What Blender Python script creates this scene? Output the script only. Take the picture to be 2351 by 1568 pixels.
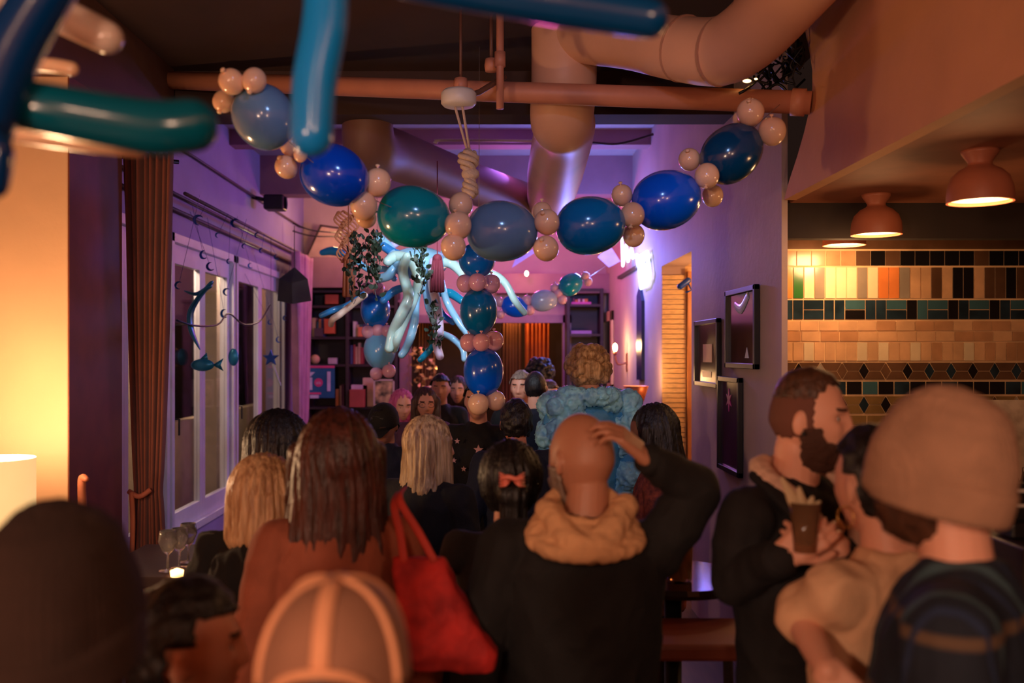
import bpy, bmesh, math, random
import numpy as np
from mathutils import Vector, Matrix, Euler, noise

random.seed(7)
for o in list(bpy.data.objects): bpy.data.objects.remove(o)
SC = bpy.context.scene
COL = SC.collection
PI = math.pi

# ------------------------------------------------------------------ camera, world, exposure, room lights
F = 2200.0; HC = 1.86; VX = 1130.0; VY = 810.0
cam = bpy.data.cameras.new('camera'); cam.sensor_width = 36; cam.lens = F/2351*36
cam.shift_x = (1175.5-VX)/2351; cam.shift_y = (VY-784)/2351
cam.clip_start = 0.05; cam.clip_end = 100
cam.dof.use_dof = True; cam.dof.focus_distance = 4.9; cam.dof.aperture_fstop = 1.9
co = bpy.data.objects.new('camera', cam); COL.objects.link(co)
co.location = (0, 0, HC); co.rotation_euler = (PI/2, 0, 0)
SC.camera = co
SC.view_settings.view_transform = 'Standard'; SC.view_settings.look = 'None'
SC.view_settings.exposure = 0.25; SC.view_settings.gamma = 1
SC.view_settings.use_curve_mapping = False
w = bpy.data.worlds.new('night'); SC.world = w; w.use_nodes = True
w.node_tree.nodes['Background'].inputs[0].default_value = (0.9, 0.45, 0.35, 1)
w.node_tree.nodes['Background'].inputs[1].default_value = 0.012

def P(px, py, Y):
    """point of the room seen at a place of the photograph, Y metres into the room"""
    return Vector(((px-VX)/F*Y, Y, HC-(py-VY)/F*Y))

def lamp(name, loc, power, color, radius=0.1, kind='POINT', target=None, angle=90, blend=0.5):
    d = bpy.data.lights.new(name, kind); d.energy = power; d.color = color; d.shadow_soft_size = radius
    o = bpy.data.objects.new(name, d); COL.objects.link(o); o.location = loc
    if kind == 'SPOT':
        d.spot_size = math.radians(angle); d.spot_blend = blend
        o.rotation_euler = (Vector(target)-Vector(loc)).to_track_quat('-Z', 'Y').to_euler()
    return o

WARM = (1.0, 0.62, 0.42); AMBER = (1.0, 0.52, 0.22)
# lamps of the front room, behind the photographer
lamp('front_room_lamp', (-1.3, -1.2, 2.0), 120, WARM, 0.12)
lamp('front_room_lamp', (1.0, -0.9, 2.45), 36, WARM, 0.12)
lamp('front_room_lamp', (-0.3, -2.6, 2.9), 50, WARM, 0.15)
lamp('added_cool_spot', (0.2, 1.3, 3.3), 42, (0.30, 0.50, 1.0), 0.08, 'SPOT', P(1150, 480, 3.8), 60, 0.7)  # added cool fill, no real fixture; keeps the balloons blue under warm lamps
# coloured party washes of the back room
lamp('blue_wash', (0.95, 9.2, 2.75), 62, (0.16, 0.22, 1.0), 0.12)
lamp('magenta_wash', (0.2, 10.6, 3.1), 40, (1.0, 0.10, 0.55), 0.15)
lamp('violet_wash', (0.1, 7.9, 3.35), 8, (0.50, 0.16, 1.0), 0.15)
lamp('shelf_lamp', (-1.75, 11.2, 3.35), 14, AMBER, 0.08)
lamp('octopus_spot', (-0.25, 5.35, 2.75), 60, (0.80, 0.88, 1.0), 0.06, 'SPOT', P(980, 690, 6.4), 84, 0.6)
lamp('street_lamp', (-2.85, 7.4, 2.9), 110, (1.0, 0.72, 0.45), 0.15)
lamp('street_lamp', (-2.85, 11.4, 2.9), 130, (1.0, 0.72, 0.45), 0.15)
lamp('back_room_lamp', (0.3, 13.4, 2.6), 22, AMBER, 0.1)

# ------------------------------------------------------------------ materials
def lin(c):
    return tuple(((v/255)/12.92 if v/255 <= 0.04045 else ((v/255+0.055)/1.055)**2.4) for v in c)
MATS = {}
def mat(name, rgb, rough=0.6, metal=0.0, var=0.12, scale=6.0, bump=0.0, bscale=60.0, emit=None, estr=0.0,
        stretch=None, sheen=0.0, coat=0.0, sss=0.0, trans=0.0, alpha=1.0, rgb2=None, spec=0.5):
    if name in MATS: return MATS[name]
    m = bpy.data.materials.new(name); m.use_nodes = True
    nt = m.node_tree; b = nt.nodes['Principled BSDF']
    c = lin(rgb) + (1,)
    b.inputs['Roughness'].default_value = rough; b.inputs['Metallic'].default_value = metal
    b.inputs['Specular IOR Level'].default_value = spec
    if sheen: b.inputs['Sheen Weight'].default_value = sheen
    if coat: b.inputs['Coat Weight'].default_value = coat; b.inputs['Coat Roughness'].default_value = 0.08
    if sss:
        b.inputs['Subsurface Weight'].default_value = sss; b.inputs['Subsurface Scale'].default_value = 0.02
    if trans: b.inputs['Transmission Weight'].default_value = trans; b.inputs['IOR'].default_value = 1.3
    tc = nt.nodes.new('ShaderNodeTexCoord'); mp = nt.nodes.new('ShaderNodeMapping')
    nt.links.new(tc.outputs['Object'], mp.inputs['Vector'])
    if stretch: mp.inputs['Scale'].default_value = stretch
    nz = nt.nodes.new('ShaderNodeTexNoise'); nz.inputs['Scale'].default_value = scale; nz.inputs['Detail'].default_value = 4
    nt.links.new(mp.outputs[0], nz.inputs['Vector'])
    rp = nt.nodes.new('ShaderNodeValToRGB')
    c2 = (lin(rgb2)+(1,)) if rgb2 else tuple(min(1, v*(1+var)) for v in c[:3])+(1,)
    c1 = c if rgb2 else tuple(v*(1-var) for v in c[:3])+(1,)
    rp.color_ramp.elements[0].position = 0.35; rp.color_ramp.elements[1].position = 0.65
    rp.color_ramp.elements[0].color = c1; rp.color_ramp.elements[1].color = c2
    nt.links.new(nz.outputs['Fac'], rp.inputs['Fac']); nt.links.new(rp.outputs[0], b.inputs['Base Color'])
    if bump:
        n2 = nt.nodes.new('ShaderNodeTexNoise'); n2.inputs['Scale'].default_value = bscale; n2.inputs['Detail'].default_value = 3
        nt.links.new(mp.outputs[0], n2.inputs['Vector'])
        bp = nt.nodes.new('ShaderNodeBump'); bp.inputs['Strength'].default_value = bump; bp.inputs['Distance'].default_value = 0.01
        nt.links.new(n2.outputs['Fac'], bp.inputs['Height']); nt.links.new(bp.outputs[0], b.inputs['Normal'])
    if emit:
        b.inputs['Emission Color'].default_value = lin(emit)+(1,); b.inputs['Emission Strength'].default_value = estr
    MATS[name] = m
    return m
def glassy(name, rgb, fac=0.85):
    if name in MATS: return MATS[name]
    m = bpy.data.materials.new(name); m.use_nodes = True; nt = m.node_tree
    for n in list(nt.nodes): nt.nodes.remove(n)
    out = nt.nodes.new('ShaderNodeOutputMaterial'); mx = nt.nodes.new('ShaderNodeMixShader')
    tr = nt.nodes.new('ShaderNodeBsdfTransparent'); gl = nt.nodes.new('ShaderNodeBsdfGlossy')
    tr.inputs[0].default_value = lin(rgb)+(1,); gl.inputs['Roughness'].default_value = 0.02
    mx.inputs[0].default_value = 1-fac
    nt.links.new(tr.outputs[0], mx.inputs[1]); nt.links.new(gl.outputs[0], mx.inputs[2]); nt.links.new(mx.outputs[0], out.inputs[0])
    MATS[name] = m
    return m

plaster = mat('cream_plaster', (214, 152, 108), 0.75, var=0.06, scale=2.5, bump=0.15, bscale=25)
purple_pl = mat('pale_plaster', (190, 166, 160), 0.7, var=0.08, scale=2, bump=0.2, bscale=20)
brownpaint = mat('brown_paint', (98, 66, 54), 0.7, var=0.1, scale=3)
darkceil = mat('dark_ceiling_paint', (66, 44, 38), 0.8, var=0.12, scale=2)
darkwood = mat('dark_wood', (52, 34, 30), 0.5, var=0.3, scale=3, stretch=(1, 1, 8), bump=0.1)
floorwood = mat('floor_wood', (70, 42, 30), 0.4, var=0.3, scale=4, stretch=(6, 0.6, 1))
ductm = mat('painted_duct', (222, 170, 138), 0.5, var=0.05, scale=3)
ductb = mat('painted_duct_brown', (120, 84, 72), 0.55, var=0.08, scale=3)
pipem = mat('painted_pipe', (200, 130, 100), 0.5, var=0.08, scale=4)
whitem = mat('white_paint', (225, 215, 200), 0.45, var=0.04)
framew = mat('white_window_frame', (214, 210, 220), 0.4, var=0.05)
blackm = mat('black_metal', (24, 22, 24), 0.4, var=0.1)
glassm = glassy('window_glass', (235, 235, 240), 0.88)

# ------------------------------------------------------------------ mesh builder
class MB:
    def __init__(s): s.v = []; s.f = []; s.m = []
    def add(s, vs, fs, mi=0):
        n = len(s.v); s.v += [tuple(v) for v in vs]
        for f in fs: s.f.append(tuple(i+n for i in f)); s.m.append(mi)
        return s
    def box(s, lo, hi, mi=0, M=None):
        (a, b, c), (d, e, f) = lo, hi
        vs = [(a,b,c),(d,b,c),(d,e,c),(a,e,c),(a,b,f),(d,b,f),(d,e,f),(a,e,f)]
        if M is not None: vs = [M @ Vector(v) for v in vs]
        return s.add(vs, [(0,3,2,1),(4,5,6,7),(0,1,5,4),(1,2,6,5),(2,3,7,6),(3,0,4,7)], mi)
    def cbox(s, c, size, mi=0, M=None):
        lo = tuple(c[i]-size[i]/2 for i in range(3)); hi = tuple(c[i]+size[i]/2 for i in range(3))
        return s.box(lo, hi, mi, M)
    def ell(s, c, r, rot=None, seg=20, rings=12, mi=0):
        R = Euler(rot).to_matrix() if rot is not None else None
        vs = []; fs = []
        vs.append((0, 0, 1))
        for i in range(1, rings):
            t = PI*i/rings
            for j in range(seg):
                a = 2*PI*j/seg; vs.append((math.sin(t)*math.cos(a), math.sin(t)*math.sin(a), math.cos(t)))
        vs.append((0, 0, -1))
        for j in range(seg):
            fs.append((0, 1+j, 1+(j+1) % seg))
            for i in range(rings-2):
                a = 1+i*seg+j; b = 1+i*seg+(j+1) % seg
                fs.append((a, a+seg, b+seg, b))
            fs.append((len(vs)-1, 1+(rings-2)*seg+(j+1) % seg, 1+(rings-2)*seg+j))
        out = []
        for v in vs:
            q = Vector((v[0]*r[0], v[1]*r[1], v[2]*r[2]))
            if R: q = R @ q
            out.append(q+Vector(c))
        return s.add(out, fs, mi)
    def rings(s, rs, mi=0, cap=True, closed=False):
        seg = len(rs[0]); vs = [v for r in rs for v in r]; fs = []
        n = len(rs)
        for i in range(n if closed else n-1):
            for j in range(seg):
                a = i*seg+j; b = i*seg+(j+1) % seg; i2 = ((i+1) % n)*seg
                fs.append((a, b, i2+(j+1) % seg, i2+j))
        if cap and not closed:
            fs.append(tuple(range(seg-1, -1, -1))); fs.append(tuple((n-1)*seg+j for j in range(seg)))
        return s.add(vs, fs, mi)
    def sweep(s, pts, rad, seg=16, mi=0, round_ends=False, sub=0, flat=1.0, up=None):
        pts = [Vector(p) for p in pts]
        if not isinstance(rad, (list, tuple)): rad = [rad]*len(pts)
        if sub:
            np_, nr = [], []
            n = len(pts)
            for i in range(n-1):
                p0 = pts[max(i-1, 0)]; p1 = pts[i]; p2 = pts[i+1]; p3 = pts[min(i+2, n-1)]
                for k in range(sub):
                    t = k/sub
                    q = 0.5*((2*p1)+(-p0+p2)*t+(2*p0-5*p1+4*p2-p3)*t*t+(-p0+3*p1-3*p2+p3)*t**3)
                    np_.append(q); nr.append(rad[i]*(1-t)+rad[i+1]*t)
            np_.append(pts[-1]); nr.append(rad[-1]); pts, rad = np_, nr
        if round_ends:
            d0 = (pts[0]-pts[1]).normalized(); d1 = (pts[-1]-pts[-2]).normalized(); r0, r1 = rad[0], rad[-1]
            a = []; b = []
            for k in range(1, 6):
                t = k/5*PI/2*0.97
                a.append((pts[0]+d0*r0*math.sin(t), r0*math.cos(t))); b.append((pts[-1]+d1*r1*math.sin(t), r1*math.cos(t)))
            pts = [q for q, _ in reversed(a)]+pts+[q for q, _ in b]; rad = [q for _, q in reversed(a)]+list(rad)+[q for _, q in b]
        n = len(pts); T = []
        for i in range(n):
            T.append((pts[min(i+1, n-1)]-pts[max(i-1, 0)]).normalized())
        u = Vector(up) if up else (Vector((0, 0, 1)) if abs(T[0].z) < 0.9 else Vector((0, 1, 0)))
        N = (u-T[0]*u.dot(T[0])).normalized(); rs = []
        for i in range(n):
            N = (N-T[i]*N.dot(T[i])).normalized(); B = T[i].cross(N)
            rs.append([pts[i]+(N*math.cos(2*PI*j/seg)*flat+B*math.sin(2*PI*j/seg))*rad[i] for j in range(seg)])
        return s.rings(rs, mi)
    def cap(s, p1, r1, p2, r2, seg=14):
        return s.sweep([p1, p2], [r1, r2], seg, round_ends=True)
    def loft(s, rows, seg=28, mi=0, power=2.0):
        rs = []
        for (x, y, z, rx, ry) in rows:
            r = []
            for j in range(seg):
                a = 2*PI*j/seg; c, d = math.cos(a), math.sin(a)
                if power != 2.0:
                    c = math.copysign(abs(c)**(2/power), c); d = math.copysign(abs(d)**(2/power), d)
                r.append((x+rx*c, y+ry*d, z))
            rs.append(r)
        return s.rings(rs, mi)
    def lathe(s, prof, seg=32, c=(0, 0, 0), mi=0, M=None, cap=False):
        rs = []
        for (r, z) in prof:
            ring = [Vector((r*math.cos(2*PI*j/seg), r*math.sin(2*PI*j/seg), z)) for j in range(seg)]
            if M is not None: ring = [M @ q for q in ring]
            rs.append([q+Vector(c) for q in ring])
        return s.rings(rs, mi, cap=cap)
    def prism(s, poly, axis, a, b, mi=0):
        """closed polygon of 2-D points extruded along axis ('x','y','z') from a to b"""
        def mk(p, t): return {'x': (t, p[0], p[1]), 'y': (p[0], t, p[1]), 'z': (p[0], p[1], t)}[axis]
        n = len(poly); vs = [mk(p, a) for p in poly]+[mk(p, b) for p in poly]
        fs = [tuple(range(n-1, -1, -1)), tuple(range(n, 2*n))]+[(i, (i+1) % n, n+(i+1) % n, n+i) for i in range(n)]
        return s.add(vs, fs, mi)
    def xf(s, M, start=0):
        for i in range(start, len(s.v)): s.v[i] = tuple(M @ Vector(s.v[i]))
        return s
    def mesh(s, name):
        me = bpy.data.meshes.new(name); me.from_pydata([tuple(v) for v in s.v], [], s.f); me.validate()
        return me
    def build(s, name, mats, parent=None, smooth=False, bevel=0, loc=None):
        me = s.mesh(name)
        if not isinstance(mats, (list, tuple)): mats = [mats]
        for m in mats: me.materials.append(m)
        if len(me.polygons) == len(s.m) and max(s.m, default=0) > 0:
            me.polygons.foreach_set('material_index', s.m)
        bm = bmesh.new(); bm.from_mesh(me); bmesh.ops.recalc_face_normals(bm, faces=bm.faces); bm.to_mesh(me); bm.free()
        if smooth: me.polygons.foreach_set('use_smooth', [True]*len(me.polygons))
        o = bpy.data.objects.new(name, me); COL.objects.link(o)
        if parent is not None: o.parent = parent
        if loc is not None:
            o.location = loc
        if bevel:
            md = o.modifiers.new('bevel', 'BEVEL'); md.width = bevel; md.segments = 2; md.limit_method = 'ANGLE'
        return o
    def blob(s, name, m, voxel, parent=None, smooth=4, deform=None):
        """melt every primitive in the builder into one continuous skin"""
        me = s.mesh('tmp'); bm = bmesh.new(); bm.from_mesh(me); bmesh.ops.recalc_face_normals(bm, faces=bm.faces); bm.to_mesh(me); bm.free()
        t = bpy.data.objects.new('tmp', me); COL.objects.link(t)
        md = t.modifiers.new('r', 'REMESH'); md.mode = 'VOXEL'; md.voxel_size = voxel
        if smooth:
            sm = t.modifiers.new('s', 'SMOOTH'); sm.iterations = smooth; sm.factor = 0.5
        dg = bpy.context.evaluated_depsgraph_get(); dg.update()
        out = bpy.data.meshes.new_from_object(t.evaluated_get(dg)); out.name = name
        bpy.data.objects.remove(t); bpy.data.meshes.remove(me)
        if deform:
            n = len(out.vertices); a = np.empty(n*3); out.vertices.foreach_get('co', a); a = a.reshape(-1, 3)
            nn = np.empty(n*3); out.vertices.foreach_get('normal', nn); nn = nn.reshape(-1, 3)
            a = deform(a, nn); out.vertices.foreach_set('co', a.ravel()); out.update()
        out.materials.clear(); out.materials.append(m)
        out.polygons.foreach_set('use_smooth', [True]*len(out.polygons))
        o = bpy.data.objects.new(name, out); COL.objects.link(o)
        if parent is not None: o.parent = parent
        return o

def tag(o, label, cat=None, group=None, kind=None):
    if label: o['label'] = label
    if cat: o['category'] = cat
    if group: o['group'] = group
    if kind: o['kind'] = kind
    return o
def thing(name, label, cat, loc=(0, 0, 0), rz=0, group=None):
    o = bpy.data.objects.new(name, None); COL.objects.link(o); o.empty_display_size = 0.1
    o.location = loc; o.rotation_euler = (0, 0, rz)
    return tag(o, label, cat, group)
def struct(name, mb, m, **k):
    o = mb.build(name, m, **k); o['kind'] = 'structure'; return o

# ------------------------------------------------------------------ the setting
XL, XR, YB, ZC = -2.4, 1.45, 12.2, 3.9
struct('floor', MB().box((-6, -4, -0.1), (6, 16, 0)), floorwood)
struct('ceiling', MB().box((-2.2, -4, 3.55), (1.6, 5.75, 3.65)), darkceil)
struct('ceiling_back', MB().box((-2.6, 5.75, ZC), (2.2, 12.4, ZC+0.1)), mat('back_ceiling_paint', (176, 160, 164), 0.7, var=0.05))
struct('ceiling_bar', MB().box((XR+0.061, -4, 2.62), (6, 6.1, 2.72)), mat('soffit_brown', (160, 98, 70), 0.7))
# crossing beams
struct('trim_1', MB().box((-2.6, 5.75, 3.29), (1.6, 6.0, 4.0)), darkceil)
mauve = mat('mauve_beam_paint', (150, 110, 120), 0.7, var=0.06)
struct('trim_2', MB().box((XL, 8.75, 3.76), (XR, 8.95, ZC)), mauve)
struct('trim_3', MB().box((XL, 9.9, 3.50), (XR, 10.15, ZC)), mauve)
# left: near column with its warm face, upper bulkhead, window wall
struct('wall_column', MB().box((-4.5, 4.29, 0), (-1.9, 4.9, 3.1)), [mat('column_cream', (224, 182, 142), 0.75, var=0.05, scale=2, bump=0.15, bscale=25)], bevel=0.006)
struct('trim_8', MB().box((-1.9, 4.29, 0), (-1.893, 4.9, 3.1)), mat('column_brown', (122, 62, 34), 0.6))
struct('wall_bulkhead_left', MB().box((-3.4, -4, 3.10), (-1.9, 5.72, 3.6)), brownpaint)
lw = MB()
lw.box((XL-0.2, 4.9, 0), (XL, YB+0.2, 0.44)); lw.box((XL-0.2, 4.9, 2.76), (XL, YB+0.2, 4.0))
lw.box((XL-0.2, 11.0, 0.44), (XL, YB+0.2, 2.76)); lw.box((XL-0.2, 4.9, 0.44), (XL, 5.5, 2.76))
struct('wall_left', lw, mat('lilac_plaster', (150, 138, 184), 0.7, var=0.08, scale=2, bump=0.2, bscale=20))
struct('wall_left_near', MB().box((-3.4, -4, 0), (-3.2, 4.29, 3.6)), plaster)
struct('wall_behind', MB().box((-4, -4.2, 0), (6, -4, 3.7)), plaster)
# windows in the left wall
def window(n, y0, y1, label, panes=2, mullion=0.07):
    r = MB()
    z0, z1 = 0.44, 2.76; x = XL
    r.box((x-0.10, y0, z0), (x+0.03, y0+0.06, z1)); r.box((x-0.10, y1-0.06, z0), (x+0.03, y1, z1))
    r.box((x-0.10, y0, z1-0.07), (x+0.03, y1, z1)); r.box((x-0.10, y0, z0), (x+0.03, y1, z0+0.06))
    root = struct('window_%d' % n, r, framew, bevel=0.004)
    root['label'] = label
    w_ = (y1-y0-0.12)/panes
    for i in range(panes):
        a = y0+0.06+i*w_; b = a+w_
        s_ = MB(); t = 0.075
        s_.box((x-0.06, a, z0+0.06), (x-0.01, a+t, z1-0.07)); s_.box((x-0.06, b-t, z0+0.06), (x-0.01, b, z1-0.07))
        s_.box((x-0.06, a+t, z0+0.06), (x-0.01, b-t, z0+0.2)); s_.box((x-0.06, a+t, z1-0.22), (x-0.01, b-t, z1-0.07))
        sash = s_.build('sash', framew, root, bevel=0.003)
        MB().box((x-0.04, a+t, z0+0.2), (x-0.03, b-t, z1-0.22)).build('pane', glassm, sash)
        if n > 1 and i == 0:
            h = MB(); h.box((x-0.01, a+0.015, 1.20), (x+0.012, a+0.055, 1.52)); h.sweep([(x+0.01, a+0.035, 1.36), (x+0.05, a+0.035, 1.36), (x+0.05, a+0.035, 1.24)], 0.008, 8)
            h.build('handle', blackm, sash)
    return root
window(1, 5.5, 7.05, 'folding window nearest the brown curtain')
window(2, 7.1, 8.85, 'tall folding window with lilac-lit white frame')
window(3, 8.9, 11.0, 'far folding window beside the mauve curtain')
# street outside
street = mat('street_wall', (190, 168, 140), 0.8, var=0.1)
struct('wall_outside', MB().box((-3.5, 4, 0), (-3.35, 30, 1.12)).box((-5.4, 4, -0.1), (-5.3, 30, 4.5), 1), [street, mat('night_facade', (36, 30, 34), 0.9)])
struct('trim_4', MB().box((-2.9, 4.9, 0.0), (-2.62, 13, 0.42)), street)
for i, y in enumerate((8.45, 10.75, 13.2)):
    tag(MB().box((-3.25, y, 0), (-3.09, y+0.16, 3.3)).box((-3.29, y-0.04, 0), (-3.05, y+0.2, 0.15)).build('street_post', street),
        ['cream post outside, seen through the tall folding window', 'cream post outside, seen through the far folding window', 'narrow cream post outside, farthest along the street'][i], 'post', 'posts outside the windows')
# back wall and doorway through it
bx0, bx1 = P(940, 0, YB).x, P(1295, 0, YB).x
bw = MB(); bw.box((XL-0.2, YB, 0), (bx0, YB+0.2, 4)); bw.box((bx1, YB, 0), (2.2, YB+0.2, 4)); bw.box((bx0, YB, 2.27), (bx1, YB+0.2, 4))
struct('wall_back', bw, purple_pl)
struct('wall_back_room', MB().box((-3, 15, 0), (3, 15.1, 3)).box((-3, 12.4, 0), (-2.9, 15, 3)).box((2.9, 12.4, 0), (3, 15, 3)).box((-3, 12.4, 2.9), (3, 15, 3)), mat('brown_wall', (80, 50, 36), 0.7))
fr = MB(); fr.box((bx0-0.07, YB-0.06, 0), (bx0+0.02, YB+0.1, 2.34)); fr.box((bx1-0.02, YB-0.06, 0), (bx1+0.09, YB+0.1, 2.34)); fr.box((bx0-0.07, YB-0.06, 2.24), (bx1+0.09, YB+0.1, 2.34))
tag(struct('door_1', fr, mat('mauve_trim', (150, 116, 130), 0.5)), 'wide doorway frame in the back wall')
struct('trim_5', MB().box((XL, YB-0.5, 2.66), (P(800, 0, 11.7).x, YB, 3.03)).box((P(1140, 0, 11.7).x, YB-0.35, 2.60), (XR, YB, 2.84)), mauve)
# right wall with recess
rw = MB()
rw.box((XR, 4.8, 0), (XR+0.03, 6.97, ZC)); rw.box((XR, 6.97, 2.6), (XR+0.2, 8.2, ZC)); rw.box((XR, 8.2, 0), (XR+0.2, YB, ZC))
struct('wall_right', rw, purple_pl)
rec = MB()
rec.box((XR+0.19, 8.205, 0), (XR+0.9, 8.3, 2.6)); rec.box((XR+0.9, 6.97, 0), (XR+1.0, 8.3, 2.6)); rec.box((XR+0.2, 6.9, 0), (XR+0.9, 6.97, 2.6)); rec.box((XR+0.2, 6.97, 2.6), (XR+1.0, 8.3, 2.7))
struct('wall_recess', rec, mat('recess_cream', (226, 196, 150), 0.7, var=0.05))
bl = MB()
for i in range(59): bl.box((XR+0.0, 8.17, 0.05+i*0.042), (XR+0.20, 8.185, 0.05+i*0.042+0.036))
tag(bl.build('slatted_blind', mat('bamboo_blind', (222, 188, 132), 0.6, var=0.15, scale=20, stretch=(1, 1, 6))), 'cream slatted blind glowing in the recess of the right wall', 'blind')
struct('trim_6', MB().box((XR+0.21, 8.12, 0), (XR+0.25, 8.2, 2.55)), mat('recess_trim', (190, 130, 80), 0.5))
lamp('recess_lamp', (XR+0.55, 7.5, 2.3), 14, AMBER, 0.06)
# bulkhead on the right over the bar, with its curved end
prof = [(-4, 2.619), (4.76, 2.619)]
for (a, b) in [(4.68, 2.70), (4.56, 2.79), (4.46, 2.88), (4.38, 2.97), (4.34, 3.06), (4.34, 3.14), (4.38, 3.24), (4.43, 3.33), (4.47, 3.42), (4.5, 3.56)]: prof.append((a, b))
prof.append((-4, 3.56))
struct('wall_bulkhead_right', MB().prism(prof, 'x', XR, XR+0.06), plaster)
struct('wall_upper_right', MB().box((XR+0.16, 3.5, 2.64), (XR+0.36, 4.8, 4.0)), brownpaint)
# bar alcove
struct('trim_7', MB().box((XR+0.02, 4.86, 2.44), (6, 4.94, 2.62)), mat('header_paint', (40, 28, 24), 0.8))
struct('wall_bar_end', MB().box((5.9, -4, 0), (6, 6, 2.7)), brownpaint)
TY = 5.8
TM = {'grout': mat('grout', (206, 170, 128), 0.8), 'beige': mat('beige_tile', (186, 148, 112), 0.22, var=0.15, scale=8), 'tan': mat('tan_tile', (166, 124, 90), 0.22, var=0.15, scale=8),
      'cream': mat('cream_tile', (226, 206, 168), 0.2, var=0.08), 'grey': mat('grey_tile', (132, 122, 110), 0.2), 'green': mat('green_tile', (40, 96, 40), 0.2),
      'orange': mat('orange_tile', (206, 122, 64), 0.2), 'navy': mat('navy_tile', (28, 44, 56), 0.15, var=0.4, scale=8), 'teal': mat('teal_tile', (50, 84, 94), 0.15), 'black': mat('black_tile', (20, 18, 20), 0.15),
      'brown': mat('brown_tile', (84, 60, 44), 0.2, var=0.2), 'olive': mat('olive_tile', (112, 88, 54), 0.2, var=0.2), 'white': mat('sand_tile', (196, 180, 150), 0.2)}
tk = list(TM); ti = {k: i for i, k in enumerate(tk)}
tw = MB(); tw.box((XR+0.02, TY, 0), (6, TY+0.2, 2.62), ti['grout'])
def X5(px): return (px-VX)/F*TY
def Z5(py): return HC-(py-VY)/F*TY
def tile(x0, y0, x1, y1, c, g=1.2):
    tw.box((X5(x0+g), TY-0.006, Z5(y1-g)), (X5(x1-g), TY+0.01, Z5(y0+g)), ti[c])
def polyt(pts, c):
    n = len(pts); cx = sum(p[0] for p in pts)/n; cy = sum(p[1] for p in pts)/n
    q = [(X5(cx+(a-cx)*0.93), Z5(cy+(b-cy)*0.93)) for a, b in pts]
    tw.prism(q, 'y', TY-0.006, TY+0.01, ti[c])
tile(1700, 540, 2700, 573, 'brown')
for i, x in enumerate(range(1760, 2560, 34)): tile(x, 575, x+34, 611, 'tan' if x < 1960 else random.choice(['black', 'brown', 'black']))
seq = ['orange', 'green', 'cream', 'grey', 'cream', 'cream', 'cream', 'grey', 'cream', 'orange', 'orange', 'grey', 'beige', 'beige', 'brown', 'beige', 'black', 'black', 'beige', 'brown', 'brown', 'black', 'brown', 'black', 'cream', 'grey', 'black', 'orange', 'cream', 'grey', 'black', 'brown']
x = 1796
for c in seq: tile(x, 613, x+24.4, 686, c); x += 24.4
x = 1796; k = 0
while x < 2560:
    if k % 3 == 2:
        tile(x, 688, x+47, 711, random.choice(['teal', 'navy'])); tile(x, 711, x+47, 734, random.choice(['navy', 'black'])); x += 47
    else: tile(x, 688, x+24, 734, random.choice(['navy', 'navy', 'black', 'teal'])); x += 24
    k += 1
for r in range(2):
    for i in range(18): x = 1795+i*44-(0 if r else 3); tile(x, 736+r*24, x+44, 760+r*24, random.choice(['beige', 'tan', 'beige']))
for i in range(32): tile(1795+i*24.5, 785, 1819.5+i*24.5, 829, random.choice(['beige', 'tan', 'beige', 'white', 'beige']))
def drow(y0, y1, x0, tone):
    ym = (y0+y1)/2
    for i in range(16):
        xc = x0+i*50; c = random.choice(['black', 'navy', 'brown', 'black', 'grey'])
        polyt([(xc-12, ym), (xc, y0+1), (xc+12, ym), (xc, y1-1)], c)
        polyt([(xc, y0+1), (xc+50, y0+1), (xc+38, ym), (xc+12, ym)], tone); polyt([(xc+12, ym), (xc+38, ym), (xc+50, y1-1), (xc, y1-1)], tone)
drow(831, 873, 1783, 'brown')
for i in range(22): tile(1760+i*36.5, 875, 1796+i*36.5, 906, random.choice(['navy', 'black', 'navy', 'teal', 'black']))
drow(908, 951, 1783, 'olive')
for r in range(8):
    for i in range(18): x = 1770+i*44+(r % 2)*22; tile(x, 953+r*24, x+44, 977+r*24, random.choice(['olive', 'tan', 'olive']))
struct('wall_tiled', tw, [TM[k] for k in tk])
tag(MB().box((X5(2235), TY-0.03, Z5(1110)), (X5(2560), TY-0.012, Z5(918))).build('splashback_panel', mat('marble_panel', (206, 188, 170), 0.35, var=0.0, rgb2=(170, 150, 132), scale=14), bevel=0.003),
    'pale mottled stone splashback panel on the tiled bar wall', 'panel')

# ------------------------------------------------------------------ pipes and ducts
def sleeve(name, pts, r, m, label, cat, seam_step=0, sub=8, seg=28):
    mb = MB(); mb.sweep(pts, r, seg, sub=sub)
    o = mb.build(name, m, smooth=True); tag(o, label, cat)
    return o
sleeve('vent_duct', [P(1262, 470, 8.6), P(1275, 395, 6.9), P(1295, 300, 5.55), Vector((0.375, 5.16, 3.12)), Vector((0.375, 5.02, 3.26)), Vector((0.375, 5.0, 3.40)), Vector((0.375, 5.0, 3.56))],
       [0.2, 0.2, 0.175, 0.17, 0.17, 0.17, 0.17], ductm, 'large round beige duct running back under the ceiling and rising behind the pipe', 'duct')
d2 = sleeve('vent_duct', [P(1310, 85, 4.95), P(1440, 92, 4.6), P(1560, 112, 4.3), P(1650, 118, 4.1), P(1715, 85, 3.95), P(1790, 10, 3.75), P(1900, -110, 3.5)],
            [0.13, 0.135, 0.14, 0.145, 0.145, 0.145, 0.145], ductm, 'pale branch duct bending up toward the upper right corner', 'duct')
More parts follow.
